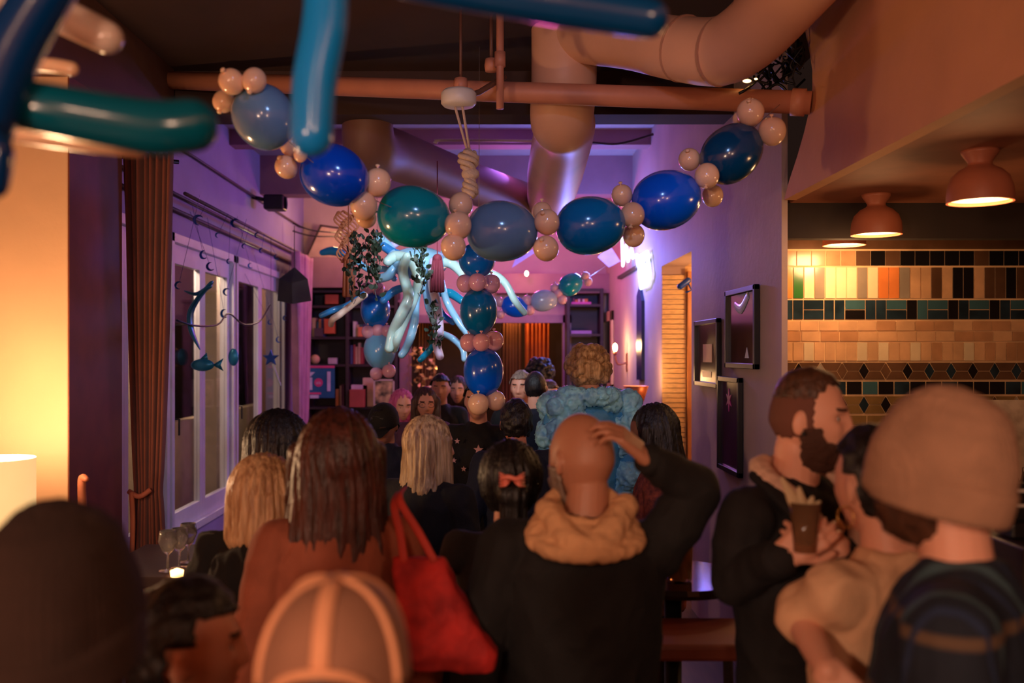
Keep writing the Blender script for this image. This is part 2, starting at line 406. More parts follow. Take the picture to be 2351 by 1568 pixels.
for (px, py, Y, dx, dy) in [(1570, 112, 4.28, 1, 0.12), (1752, 50, 3.86, 0.7, -0.75), (1655, 118, 4.08, 1, 0)]:
    c = P(px, py, Y); q = P(px+dx*10, py+dy*10, Y-0.02); d = (q-c).normalized()
    MB().sweep([c-d*0.006, c+d*0.006], 0.147, 28).build('seam', mat('duct_seam', (180, 130, 104), 0.5), d2, smooth=False)
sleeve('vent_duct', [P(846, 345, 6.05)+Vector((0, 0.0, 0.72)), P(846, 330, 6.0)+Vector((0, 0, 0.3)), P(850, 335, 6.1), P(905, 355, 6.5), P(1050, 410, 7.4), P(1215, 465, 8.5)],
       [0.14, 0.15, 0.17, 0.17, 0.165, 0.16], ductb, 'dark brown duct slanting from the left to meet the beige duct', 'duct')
cp = thing('ceiling_pipe', 'long salmon pipe crossing the room below the dark ceiling', 'pipe', (0, 0, 0))
pl, pr = P(384, 184, 5.66), P(1862, 236, 4.33)
MB().sweep([pl, pr], 0.052, 20).build('pipe', pipem, cp, smooth=True)
for t in (0.12, 0.985): c = pl.lerp(pr, t); d = (pr-pl).normalized(); MB().sweep([c-d*0.03, c+d*0.03], 0.062, 20).build('collar', pipem, cp, smooth=True)
# hanging rods and small fittings
rodm = mat('rust_rod', (110, 70, 52), 0.5)
def rod(px, py, Y, label, r=0.012, zt=3.55, tee=True):
    b = P(px, py, Y); t = thing('hanger_rod', label, 'rod', b)
    MB().sweep([(0, 0, 0), (0, 0, zt-b.z)], r, 10).build('rod', rodm, t, smooth=True)
    if tee: MB().lathe([(0.0, -0.03), (0.03, -0.03), (0.034, 0), (0.03, 0.03), (0.0, 0.03)], 14).build('fitting', pipem, t, smooth=True)
rod(1058, 195, 4.55, 'thin rod holding the white box below the pipe', 0.007)
rod(1128, 150, 4.7, 'slim hanger rod just left of the thicker stub pipe', 0.009)
t = thing('stub_pipe', 'thick short salmon pipe dropping from the ceiling past the long pipe', 'pipe', P(1148, 250, 4.55))
MB().sweep([(0, 0, 0), (0, 0, 3.55-t.location.z)], 0.018, 12).build('pipe', pipem, t, smooth=True)
MB().sweep([(0, 0, 0.2), (0, 0, 0.27)], 0.026, 12).build('fitting', pipem, t, smooth=True)
sd = thing('ceiling_canopy', 'round white canopy box hanging in front of the long pipe', 'ceiling box', P(1053, 245, 4.45))
MB().lathe([(0.0, 0), (0.07, 0.002), (0.082, 0.015), (0.082, 0.06), (0.07, 0.075), (0.0, 0.078)], 36).build('housing', whitem, sd, smooth=True)
tag(MB().sweep([P(1030, 232, 4.5), P(1100, 212, 4.6), P(1160, 175, 4.65)], 0.014, 10).build('brace_bar', rodm, smooth=True), 'slanted metal brace beside the white canopy box', 'brace')
# twisted rope pendant under the canopy
rp = thing('macrame_hanger', 'knotted cream rope hanger dangling from the white canopy box', 'hanger', P(1075, 450, 4.45))
ropem = mat('cream_rope', (214, 186, 160), 0.85, bump=0.5, bscale=120)
a = P(1045, 246, 4.45)-rp.location; b = P(1062, 246, 4.45)-rp.location; k1 = P(1074, 350, 4.45)-rp.location
MB().sweep([a, k1], 0.006, 8).sweep([b, k1+Vector((0.01, 0, 0))], 0.006, 8).build('cord', ropem, rp, smooth=True)
mb = MB()
for ph in (0, 2.1, 4.2):
    pts = []
    for i in range(40):
        t_ = i/39; rr = 0.022*(1.3-0.5*t_)*(1+0.5*math.sin(t_*9)); pts.append(k1.lerp(Vector((0.01, 0, 0)), t_)+Vector((rr*math.cos(t_*16+ph), rr*math.sin(t_*16+ph), 0)))
    mb.sweep(pts, 0.013, 8)
mb.ell(k1-Vector((0, 0, 0.03)), (0.034, 0.03, 0.05)).ell(k1-Vector((-0.012, 0, 0.1)), (0.042, 0.035, 0.03))
mb.build('knots', ropem, rp, smooth=True)
# conduits on the lit left wall and under the back ceiling
cond = mat('grey_conduit', (90, 70, 84), 0.5)
for (z, r, lab) in [(3.42, 0.012, 'thin conduit highest on the violet left wall'), (3.05, 0.015, 'conduit midway up the violet left wall'), (2.93, 0.018, 'lowest double conduit just above the folding windows')]:
    tag(MB().sweep([(XL+0.025, 6.0, z), (XL+0.025, 11.9, z)], r, 8).build('conduit', cond, smooth=True), lab, 'conduit')
tag(MB().sweep([P(1005, 328, 7.6), P(1015, 322, 7.6), P(1230, 324, 7.6)], 0.012, 8, sub=4).build('conduit', whitem, smooth=True), 'pale conduit under the back ceiling left of the beige duct', 'conduit')
tag(MB().sweep([P(1350, 326, 7.6), P(1420, 330, 7.6), P(1500, 308, 7.6)], 0.010, 8, sub=6).build('conduit', cond, smooth=True), 'sagging dark cable right of the beige duct', 'cable')
wsp = thing('wall_speaker', 'small dark speaker on a bracket high on the violet left wall', 'speaker', P(632, 466, 9.6))
MB().cbox((0, 0, 0), (0.2, 0.2, 0.15)).build('cabinet', blackm, wsp, bevel=0.02)
MB().sweep([(-0.1, 0, 0.03), (XL-wsp.location.x, 0, 0.06)], 0.02, 8).build('bracket', blackm, wsp, smooth=True)
MB().lathe([(0, 0), (0.06, 0), (0.065, 0.01)], 20, M=Matrix.Rotation(PI/2, 4, 'Y'), c=(0.1, 0, 0)).build('grille', mat('speaker_grille', (70, 50, 80), 0.6), wsp)
# tangle of dark cables and foil leaves by the bulkhead end
wire = MB()
for i in range(26):
    p = P(random.uniform(1700, 1850), random.uniform(60, 215), random.uniform(4.35, 4.6)); pts = [p]
    for k in range(4): p = p+Vector((random.uniform(-0.06, 0.07), random.uniform(-0.05, 0.05), random.uniform(-0.09, 0.05))); p.x = min(p.x, 1.42); pts.append(p)
    wire.sweep(pts, random.uniform(0.003, 0.008), 6, sub=4)
tag(wire.build('cable_bundle', blackm, smooth=True), 'tangle of black cables between the branch duct and the bulkhead', 'cables', kind='stuff')
gl = MB(); gl.ell(P(1715, 186, 4.4), (0.02, 0.01, 0.008)).ell(P(1735, 183, 4.4), (0.01, 0.01, 0.008))
tag(gl.build('bare_bulb', mat('bulb_glow', (255, 220, 150), 0.4, emit=(255, 190, 110), estr=7), smooth=True), 'tiny glowing bulb among the cables below the branch duct', 'bulb')

# ------------------------------------------------------------------ bar pendants
terra = mat('terracotta_glaze', (176, 104, 76), 0.45, var=0.06)
def dome(px, Y, label, zb=2.425, power=7):
    x = (px-VX)/F*Y; t = thing('dome_lamp', label, 'ceiling lamp', (x, Y, zb), group='dome lamps over the bar')
    R = 0.117; H = 2.62-zb
    prof = [(R, 0), (R, 0.025), (R*0.97, 0.06), (R*0.86, 0.095), (R*0.65, 0.12), (R*0.42, 0.134), (R*0.36, 0.142), (R*0.36, 0.150), (R*0.55, H-0.012), (R*0.58, H)]
    inner = [(r*0.95 if i else R*0.93, z) for i, (r, z) in enumerate(prof[:6])]
    MB().lathe(prof+[(0.0, H)], 40).lathe(inner, 40).lathe([(R, 0), (R*0.93, 0)], 40).build('shade', terra, t, smooth=True)
    MB().lathe([(0, 0.012), (R*0.92, 0.012)], 40).build('diffuser', mat('lamp_diffuser', (255, 235, 200), 0.5, emit=(255, 214, 150), estr=1.25), t)
    lamp('dome_light', (x, Y, zb-0.03), power, AMBER, 0.09)
dome(2250, 3.6, 'terracotta dome lamp hanging largest over the bar at right')
dome(2012, 4.6, 'terracotta dome lamp, middle one, just before the dark header')
dome(1938, 5.45, 'dome lamp peeking out behind the dark header near the tiles', 2.47, 20)

# bar counter and clutter at the right
tag(MB().box((XR+0.35, 5.15, 0), (5.8, 5.78, 0.95)).box((XR+0.32, 5.1, 0.95), (5.8, 5.79, 0.99)).build('back_counter', [darkwood], bevel=0.004), 'dark back counter beneath the tiled bar wall', 'counter')
cr = thing('payment_terminal', 'small white-screened payment terminal on the bar at the right edge', 'terminal', P(2345, 1230, 2.6))
MB().cbox((0, 0, 0.02), (0.1, 0.1, 0.04)).cbox((0, 0.03, 0.08), (0.08, 0.02, 0.12)).build('case', blackm, cr, bevel=0.006)
MB().cbox((0, 0.015, 0.1), (0.07, 0.004, 0.05)).build('screen_frame', whitem, cr); MB().cbox((0, 0.011, 0.1), (0.05, 0.004, 0.03)).build('screen', mat('dim_screen', (40, 36, 34), 0.2), cr)
tag(MB().box((P(2280, 0, 2.6).x, 2.45, 0), (2.6, 2.9, 1.36)).build('bar_counter', darkwood, bevel=0.006), 'dark bar counter end carrying the payment terminal', 'counter')
bt = MB(); bt.lathe([(0, 0), (0.035, 0), (0.037, 0.02), (0.037, 0.13), (0.02, 0.17), (0.013, 0.2), (0.013, 0.235), (0, 0.236)], 20)
for i, (px, lab) in enumerate([(2330, 'dark bottle standing on the back counter by the splashback, left one'), (2352, 'dark bottle standing on the back counter by the splashback, right one')]):
    o = bt.build('bottle', mat('dark_bottle', (30, 26, 22), 0.1), smooth=True, loc=P(px, 0, 5.3)); o.location.z = 0.99; tag(o, lab, 'bottle', 'bottles on the back counter')

# ------------------------------------------------------------------ table lamp and left side
tl = thing('table_lamp', 'cream drum table lamp glowing at the left edge', 'lamp', (P(-10, 0, 3.7).x, 3.7, 0.76))
lz = P(0, 1052, 3.7).z-0.76
MB().lathe([(0.142, lz-0.33), (0.142, lz)], 40).build('lamp_shade', mat('linen_shade', (250, 225, 180), 0.8, emit=(255, 205, 135), estr=0.75), tl, smooth=True)
MB().lathe([(0, 0), (0.07, 0), (0.075, 0.02), (0.03, 0.04), (0.02, 0.08), (0.055, 0.16), (0.05, 0.22), (0.012, 0.27), (0.012, lz-0.3)], 28).build('base', mat('brass', (150, 110, 60), 0.35, 0.8), tl, smooth=True)
MB().ell((0, 0, lz-0.12), (0.035, 0.035, 0.045)).build('bulb', mat('lamp_bulb', (255, 240, 210), 0.5, emit=(255, 225, 170), estr=9), tl, smooth=True)
lamp('table_lamp_light', (tl.location.x, 3.7, 0.76+lz+0.06), 34, (1.0, 0.60, 0.32), 0.07)
tb = thing('side_table', 'dark side table under the glowing table lamp', 'table', (tl.location.x, 3.7, 0))
MB().cbox((0, 0, 0.74), (0.7, 0.6, 0.04)).build('tabletop', darkwood, tb, bevel=0.004)
for sx in (-1, 1):
    for sy in (-1, 1): MB().cbox((sx*0.3, sy*0.25, 0.36), (0.04, 0.04, 0.72)).build('leg', darkwood, tb)
hook = MB().sweep([P(192, 1290, 4.0), P(190, 1180, 4.0), P(188, 1120, 4.0), P(190, 1098, 4.0), P(198, 1100, 3.98)], [0.017, 0.018, 0.017, 0.018, 0.012], 12, sub=5, round_ends=True)
hook.sweep([P(192, 1290, 4.0), P(192, 1290, 4.0)*1-Vector((0, 0, P(192, 1290, 4.0).z-0.02))], 0.02, 12)
tag(hook.build('wooden_post', mat('pinkish_wood', (186, 110, 80), 0.5), smooth=True), 'slim pale wooden post with a knobbed top before the brown column', 'post')

# curtains
def curtain(name, label, x0, x1, y, zt, zb, tie, m, tiew=0.42, folds=9, side='y', amp=0.035, off=0.0):
    seg, rows = 120, 60; vs = []; fs = []
    for r in range(rows+1):
        t_ = r/rows; z = zt+(zb-zt)*t_
        if tie is not None:
            k = (z-tie)/(zt-tie) if z > tie else (tie-z)/(tie-zb)
            wdt = tiew+(1-tiew)*(min(1, max(0, k))**0.75)*(1 if z > tie else 0.75)
        else: wdt = 1
        for c in range(seg+1):
            u = c/seg; cx = (x0+x1)/2+off*(1-abs(wdt)); xx = cx+(u-0.5)*(x1-x0)*wdt
            d = amp*math.sin(u*folds*2*PI+0.4*math.sin(t_*3))*(0.6+0.4*wdt)+0.012*math.sin(u*31+t_*4)
            vs.append((xx, y+d, z) if side == 'y' else (y+d, xx, z))
    for r in range(rows):
        for c in range(seg): a = r*(seg+1)+c; fs.append((a, a+1, a+seg+2, a+seg+1))
    t = thing(name, label, 'curtain', ((x0+x1)/2, y, 0) if side == 'y' else (y, (x0+x1)/2, 0)); t.location = (0, 0, 0)
    o = MB().add(vs, fs).build('drape', m, t, smooth=True); md = o.modifiers.new('s', 'SOLIDIFY'); md.thickness = 0.004
    return t
cb = mat('brown_curtain', (128, 68, 52), 0.9, var=0.1, sheen=0.2)
Yc = 5.15
t = curtain('curtain', 'long rust-brown curtain tied back beside the brown column', P(282, 0, Yc).x, P(398, 0, Yc).x, Yc, P(0, 352, Yc).z, 0.05, P(0, 1125, Yc).z, cb, 0.5, 8)
MB().sweep([P(296, 1128, Yc-0.06), P(320, 1140, Yc-0.08), P(346, 1124, Yc-0.06)], 0.014, 10, sub=5).build('tieback', mat('tieback_cloth', (170, 92, 70), 0.8), t, smooth=True)
MB().sweep([P(302, 1130, Yc-0.08), P(305, 1200, Yc-0.08), P(303, 1268, Yc-0.08)], 0.013, 10, sub=4).build('tassel', mat('tassel_cord', (206, 120, 84), 0.8), t, smooth=True)
MB().sweep([P(262, 358, Yc), P(410, 372, Yc+0.2)], 0.012, 10).build('rod', blackm, t, smooth=True)
curtain('curtain', 'mauve curtain gathered at the far end of the folding windows', 10.55, 11.45, XL+0.22, 2.98, 0.05, 0.9, mat('mauve_curtain', (186, 130, 160), 0.9, sheen=0.2), 0.55, 7, 'x', 0.05, -0.1)
tag(MB().sweep([(XL+0.22, 6.8, 2.99), (XL+0.22, 11.6, 2.99)], 0.014, 10).build('curtain_rail', cond, smooth=True), 'thin dark curtain rail along the top of the folding windows', 'rail')

# faceted star lantern
ln = thing('star_lantern', 'dark faceted star lantern hanging before the mauve curtain', 'lantern', P(676, 660, 8.6))
mb = MB(); R = 0.16
vs = [(0, 0, R*1.15), (0, 0, -R)]+[(R*0.95*math.cos(PI/4+k*PI/2), R*0.7*math.sin(PI/4+k*PI/2), 0.45*R*(1 if k % 2 else -1)) for k in range(4)]
mb.add([(0, 0, R*1.15), (R*0.95, 0, -R*0.75), (-R*0.95, 0, -R*0.75), (0, -R*0.7, R*0.2), (0, R*0.7, R*0.2), (0, -R*0.5, -R*0.95), (-R*0.8, -R*0.3, 0.45*R), (R*0.8, -R*0.3, 0.45*R)],
       [(0, 3, 7), (0, 6, 3), (3, 5, 7), (3, 6, 5), (7, 5, 1), (6, 2, 5), (0, 7, 4), (0, 4, 6), (7, 1, 4), (6, 4, 2), (1, 2, 4), (1, 5, 2)])
mb.build('lantern_body', mat('dark_paper', (44, 40, 44), 0.6, rgb2=(60, 56, 52), var=0), ln)
MB().sweep([(0, 0, R), (0, 0, ZC-ln.location.z-0.9)], 0.004, 6).build('cord', blackm, ln)

# ------------------------------------------------------------------ hanging moons, stars and foil shapes by the windows
foilb = mat('blue_foil', (26, 60, 130), 0.22, 0.6, var=0.2)
foilt = mat('teal_foil', (40, 130, 160), 0.3, 0.3, var=0.2)
def crescent(r):
    pts = []
    for i in range(15): a = math.radians(60+i*240/14); pts.append((r*math.cos(a), r*math.sin(a)))
    for i in range(11): a = math.radians(285-i*210/10); pts.append((r*0.35+r*0.78*math.cos(a), r*0.78*math.sin(a)))
    return pts
def star(r, k=5, inner=0.42):
    return [((r if i % 2 == 0 else r*inner)*math.sin(i*PI/k), (r if i % 2 == 0 else r*inner)*math.cos(i*PI/k)) for i in range(2*k)]
n = 0
mo = [(455, 505, 1), (540, 512, 1), (467, 585, .8), (483, 612, .8), (590, 540, .5), (410, 655, .6), (520, 670, .7), (525, 600, .4), (560, 565, .4), (500, 540, .4), (515, 720, .9), (575, 610, .5), (600, 575, .5), (635, 590, .6), (655, 730, .6), (640, 780, .7), (620, 740, .5)]
for (px, py, s) in mo:
    Y = XL*F/(px-VX)*0.9
    p = P(px, py, Y); r = 0.030*s+0.01
    o = MB().prism(crescent(r), 'y', -0.003, 0.003).sweep([(0, 0, r), (0, 0, 2.97-p.z if p.z < 2.9 else r+0.02)], 0.0015, 5).build('moon_charm', foilb, loc=p)
    o.rotation_euler = (0, random.uniform(-0.5, 0.5), random.uniform(-0.4, 0.6))
    xs = sorted(mo); k = xs.index((px, py, s))
    tag(o, 'dark blue crescent charm on a thread by the folding windows, %s from the left' % ['first','second','third','fourth','fifth','sixth','seventh','eighth','ninth','tenth','eleventh','twelfth','thirteenth','fourteenth','fifteenth','sixteenth','seventeenth'][k], 'charm', 'crescent charms by the windows')
st = thing('star_wand', 'dark blue foil star with a pale handle hanging by the far window', 'decoration', P(622, 822, 9.2))
MB().prism(star(0.085), 'y', -0.012, 0.012).build('star', foilb, st, bevel=0.004)
MB().sweep([(0.02, 0, -0.07), (0.09, 0, -0.26)], 0.012, 8, round_ends=True).build('handle', mat('pale_stick', (150, 150, 150), 0.4), st, smooth=True)
MB().sweep([(0, 0, 0.08), (0, 0, 2.97-st.location.z)], 0.002, 5).build('thread', blackm, st)
def foil(pts, rads, label, m, flat=0.45):
    tag(MB().sweep(pts, rads, 14, sub=5, round_ends=True, flat=flat).build('foil_balloon', m, smooth=True), label, 'balloon')
foil([P(483, 652, 6.8), P(455, 685, 6.8), P(437, 720, 6.8), P(440, 760, 6.8), P(458, 800, 6.8)], [0.03, 0.035, 0.045, 0.04, 0.012], 'curved teal foil shape like a hook against the tall window', foilt)
foil([P(425, 668, 6.7), P(450, 675, 6.8), P(478, 660, 6.8)], [0.008, 0.03, 0.035], 'upper teal foil strip crossing the hook-shaped foil', foilt)
fs_ = MB().ell((0, 0, 0), (0.085, 0.03, 0.045)).add([(0.07, 0, 0), (0.15, 0.004, 0.05), (0.13, 0, 0), (0.15, 0.004, -0.045)], [(0, 1, 2), (0, 2, 3)]).add([(-0.02, 0, 0.04), (0.03, 0.004, 0.09), (0.04, 0, 0.03)], [(0, 1, 2)])
o = fs_.build('fish_ornament', foilt, smooth=True, loc=P(465, 838, 6.9)); tag(o, 'blue fish-shaped ornament low in the tall window', 'ornament'); MD = o.modifiers.new('s', 'SOLIDIFY'); MD.thickness = 0.004
tag(MB().ell((0, 0, 0), (0.045, 0.03, 0.075)).build('foil_balloon', foilt, smooth=True, loc=P(536, 820, 8.2)), 'small blue oval ornament before the lilac post between windows', 'ornament')
tag(MB().sweep([P(405, 735, 6.6), P(450, 748, 6.8), P(500, 745, 7.2), P(525, 720, 7.8), P(560, 745, 8.2), P(595, 738, 8.8), P(620, 700, 9.2)], 0.007, 8, sub=6).build('tinsel_cord', mat('dark_tinsel', (20, 30, 60), 0.3, 0.3), smooth=True), 'looping dark tinsel cord strung across the folding windows', 'cord')

# ------------------------------------------------------------------ balloons
BM = {}
def bmat(name, rgb, rough=0.18, sss=0.2):
    return mat('balloon_'+name, rgb, rough, var=0.03, sss=sss, coat=0.35)
royal = bmat('royal_blue', (0, 100, 250)); deep = bmat('deep_blue', (0, 74, 205)); teal = bmat('teal', (0, 140, 156)); slate = bmat('slate', (100, 138, 176))
ocean = bmat('ocean', (0, 112, 184)); dteal = bmat('dark_teal', (0, 66, 112)); blush = bmat('blush', (252, 204, 166)); sky = bmat('sky', (120, 190, 235)); pinkb = bmat('pink', (238, 176, 200))
bright = bmat('bright_blue', (10, 120, 220)); sea = bmat('sea_teal', (20, 150, 178)); lilac = bmat('lilac_grey', (176, 190, 226))
def balloon(px, py, Y, ra, rb, ang, m, label, group, name='balloon', tilt=0.0):
    """ra, rb half-lengths in photo pixels; the axis lies at ang degrees from horizontal"""
    s = Y/F; A = ra*s; B = rb*s; prof = []
    N = 22
    for i in range(N+1):
        t_ = -1+2*i/N; a = t_*PI/2*0.985
        r = math.cos(a)**0.92*B*(1-0.05*math.sin(a)); prof.append((r, A*math.sin(a)))
    prof = [(0.006*1, -A*1.0-0.014), (0.009, -A-0.010), (0.004, -A-0.004)]+prof
    M = Matrix.Rotation(math.radians(ang), 4, 'Y') @ Matrix.Rotation(PI/2, 4, 'Y')
    if tilt: M = Matrix.Rotation(tilt, 4, 'Z') @ M
    o = MB().lathe(prof, 36, M=M, cap=True).build(name, m, smooth=True, loc=P(px, py, Y))
    return tag(o, label, 'balloon', group)
G1 = 'large balloons of the front garland'; G1s = 'small pale balloons of the front garland'
for (px, py, Y, ra, rb, ang, m, lab) in [
    (606, 270, 3.15, 76, 70, 60, slate, 'slate blue balloon at the upper left end of the front garland'),
    (768, 403, 3.5, 80, 70, 25, deep, 'deep blue balloon second from left in the front garland'),
    (950, 498, 3.75, 84, 71, 8, teal, 'large teal balloon left of the garland centre'),
    (1153, 531, 3.8, 82, 70, 2, slate, 'dusty blue-grey balloon at the lowest point of the front garland'),
    (1356, 518, 3.85, 80, 67, -6, ocean, 'blue-teal balloon right of the garland centre'),
    (1530, 459, 3.95, 80, 68, -15, royal, 'bright royal blue balloon toward the right of the front garland'),
    (1680, 352, 4.0, 76, 64, -42, dteal, 'dark teal balloon at the right end of the front garland')]:
    balloon(px, py, Y, ra, rb, ang, m, lab, G1)
sm = [  # px, py, r, Y, label
    (532, 188, 29, 3.05, 'blurred blush balloon, upper left of the trio above the slate balloon'), (584, 184, 28, 3.05, 'blurred blush balloon, upper right of the trio above the slate balloon'), (514, 232, 25, 3.2, 'dim blush balloon, lowest of the trio above the slate balloon'),
    (667, 333, 25, 3.4, 'blush balloon between slate and deep blue balloons, upper'), (658, 384, 26, 3.4, 'blush balloon between slate and deep blue balloons, lower'), (690, 356, 16, 3.35, 'smallest blush balloon touching the hanging blue tube balloon'),
    (867, 419, 31, 3.55, 'blush balloon between deep blue and teal balloons, upper right'), (835, 473, 31, 3.55, 'blush balloon between deep blue and teal balloons, lower left'), (840, 500, 24, 3.62, 'blush balloon half hidden at the bottom between deep blue and teal'),
    (1058, 470, 28, 3.85, 'dim blush balloon between teal and grey balloons, topmost'), (1052, 518, 31, 3.7, 'blush balloon between teal and grey balloons, middle'), (1041, 568, 29, 3.7, 'blush balloon between teal and grey balloons, lowest'),
    (1244, 488, 23, 3.95, 'dim blush balloon behind, right of the grey balloon, topmost'), (1256, 511, 29, 3.75, 'blush balloon right of the grey balloon, middle'), (1254, 571, 29, 3.75, 'blush balloon right of the grey balloon, lowest'),
    (1428, 449, 24, 3.95, 'rosy balloon left of the royal blue balloon, topmost'), (1452, 493, 28, 3.85, 'rosy balloon left of the royal blue balloon, middle'), (1455, 541, 25, 3.95, 'lilac-lit balloon left of the royal blue balloon, lowest'),
    (1583, 367, 25, 4.05, 'blush balloon between royal blue and dark teal, upper left'), (1623, 403, 28, 3.9, 'blush balloon between royal blue and dark teal, middle'), (1636, 450, 24, 4.1, 'dim blush balloon between royal blue and dark teal, lowest'),
    (1723, 259, 31, 3.95, 'blush balloon at the top right end of the garland'), (1773, 302, 31, 3.95, 'blush balloon farthest right at the garland end'), (1699, 272, 17, 4.05, 'partly hidden small blush balloon at the top right end')]
for (px, py, r, Y, lab) in sm: balloon(px, py, Y, r*1.06, r, random.choice([60, 90, -60, 30]), blush, lab, G1s, 'small_balloon', tilt=1.2)
G2 = 'blue balloons of the centre column'; G2s = 'small pink balloons of the centre column'
for (px, py, ra, rb, m, lab) in [(1095, 598, 40, 42, bright, 'blue balloon at the top of the centre column, behind the grey one'), (1099, 716, 54, 43, ocean, 'blue balloon in the middle of the centre column'), (1110, 855, 56, 46, royal, 'vivid blue balloon at the bottom of the centre column')]:
    balloon(px, py, 5.0, ra, rb, 90, m, lab, G2)
for (px, py, r, Y, lab) in [(1068, 651, 20, 5.0, 'left pink balloon of the upper ring on the centre column'), (1096, 648, 20, 4.88, 'front pink balloon of the upper ring on the centre column'), (1128, 652, 21, 5.0, 'right pink balloon of the upper ring on the centre column'),
    (1076, 787, 20, 5.0, 'left pink balloon of the lower ring on the centre column'), (1105, 786, 20, 4.88, 'front pink balloon of the lower ring on the centre column'), (1134, 783, 22, 5.0, 'right pink balloon of the lower ring on the centre column'),
    (1098, 928, 24, 4.9, 'left pink balloon dangling at the foot of the centre column'), (1138, 920, 22, 5.0, 'right pink balloon dangling at the foot of the centre column')]:
    balloon(px, py, Y, r*1.05, r, 90, pinkb if py < 900 else blush, lab, G2s, 'small_balloon')
G3 = 'balloons of the left column'; G3s = 'small pink balloons of the left column'
balloon(862, 713, 6.9, 42, 34, 90, bright, 'blue balloon in the left column under the trailing plant', G3); balloon(872, 805, 6.9, 43, 37, 88, sky, 'pale sky blue balloon low in the left column', G3)
for (px, py, r, lab) in [(843, 662, 14, 'left pink balloon atop the left column'), (868, 664, 15, 'right pink balloon atop the left column'), (845, 762, 15, 'left pink balloon of the ring on the left column'), (868, 759, 15, 'middle pink balloon of the ring on the left column'), (888, 760, 14, 'right pink balloon of the ring on the left column'),
    (864, 858, 15, 'left pink balloon at the foot of the left column'), (893, 852, 16, 'right pink balloon at the foot of the left column')]:
    balloon(px, py, 6.85, r, r, 90, pinkb, lab, G3s, 'small_balloon')
G4 = 'balloons of the back garland'; G4s = 'small pink balloons of the back garland'
balloon(1182, 704, 8.4, 32, 24, 20, royal, 'royal blue balloon lowest in the back garland', G4); balloon(1249, 690, 8.4, 31, 25, -8, lilac, 'pale lilac-grey balloon in the back garland', G4); balloon(1310, 653, 8.4, 29, 25, -35, sea, 'teal balloon highest in the back garland', G4)
for (px, py, r, lab) in [(1149, 694, 11, 'upper pink balloon left of the back royal blue balloon'), (1149, 722, 10, 'lower pink balloon left of the back royal blue balloon'), (1210, 690, 12, 'upper pink balloon left of the lilac-grey balloon'), (1216, 712, 12, 'lower pink balloon left of the lilac-grey balloon'),
    (1273, 661, 10, 'top pink balloon between lilac-grey and back teal balloons'), (1282, 674, 11, 'middle pink balloon between lilac-grey and back teal balloons'), (1291, 688, 11, 'bottom pink balloon between lilac-grey and back teal balloons'), (1344, 634, 10, 'upper pink balloon at the right end of the back garland'), (1350, 647, 10, 'lower pink balloon at the right end of the back garland')]:
    balloon(px, py, 8.4, r, r, 90, pinkb, lab, G4s, 'small_balloon')
# thin line each garland hangs on
linem = mat('nylon_line', (150, 130, 120), 0.4)
tag(MB().sweep([P(520, 205, 3.05), P(560, 215, 3.1), P(690, 350, 3.35), P(850, 455, 3.6), P(1050, 520, 3.75), P(1255, 530, 3.8), P(1440, 490, 3.9), P(1610, 410, 3.97), P(1740, 285, 4.0), P(1790, 240, 4.2)], 0.0015, 6, sub=6).build('garland_line', linem, smooth=True), 'nylon line threading the front balloon garland', 'line')

for (pts, lab) in [([P(1099, 575, 5.0), P(1099, 716, 5.0), P(1110, 855, 5.0), P(1118, 930, 5.0)], 'line of the centre balloon column'), ([P(1099, 575, 5.0), P(1099, 575, 5.0)+Vector((0, 0.3, 1.2))], 'line holding up the centre balloon column')
    , ([P(866, 858, 6.9), P(872, 805, 6.9), P(862, 712, 6.9), P(866, 660, 6.9), P(866, 660, 6.9)+Vector((0, 0, 1.57))], 'line threading the left balloon column'),
    ([P(1080, 660, 8.4), P(1150, 706, 8.4), P(1182, 706, 8.4), P(1213, 701, 8.4), P(1249, 690, 8.4), P(1282, 674, 8.4), P(1310, 653, 8.4), P(1347, 640, 8.4), P(1392, 610, 10.0)], 'line threading the back balloon garland')]:
    tag(MB().sweep(pts, 0.002, 6).build('garland_line', linem, smooth=True), lab, 'line')
# near tube balloons overhead
def tube(pts, rads, m, label, name='tube_balloon', group=None):
    return tag(MB().sweep(pts, rads, 24, sub=10, round_ends=True).build(name, m, smooth=True), label, 'balloon', group)
navyb = bmat('navy', (0, 50, 104)); greenb = bmat('green_teal', (0, 84, 104)); cyanb = bmat('cyan', (20, 140, 225)); petrol = bmat('petrol', (2, 66, 120)); milk = bmat('milk', (214, 190, 176))
GT = 'long tube balloons overhead near the camera'
tube([P(150, -80, 1.25), P(95, 0, 1.25), P(20, 130, 1.25), P(-40, 290, 1.25)], [0.031, 0.035, 0.038, 0.038], navyb, 'dark navy tube balloon in the upper left corner', group=GT)
tube([P(-80, 215, 1.3), P(80, 245, 1.3), P(240, 275, 1.32), P(360, 293, 1.34), P(440, 288, 1.36)], [0.035, 0.035, 0.037, 0.039, 0.038], greenb, 'fat dark green-teal tube balloon pointing right at upper left', group=GT)
tube([P(752, -60, 1.5), P(745, 60, 1.5), P(722, 190, 1.5), P(715, 310, 1.5)], [0.034, 0.036, 0.035, 0.034], cyanb, 'bright blue tube balloon hanging straight down at top centre', group=GT)
tube([P(930, -45, 1.45), P(1120, -15, 1.45), P(1300, 12, 1.45), P(1490, 42, 1.45)], [0.028, 0.031, 0.033, 0.030], petrol, 'petrol blue tube balloon lying across the top centre', group=GT)
tube([P(20, -20, 1.75), P(140, 35, 1.75), P(245, 86, 1.75)], [0.035, 0.033, 0.030], milk, 'blurred milky white tube balloon behind the navy one', group=GT)
tube([P(60, 148, 1.9), P(120, 150, 1.9), P(165, 158, 1.9)], [0.012, 0.014, 0.014], blush, 'thin blush tube end above the green-teal balloon', group=GT)
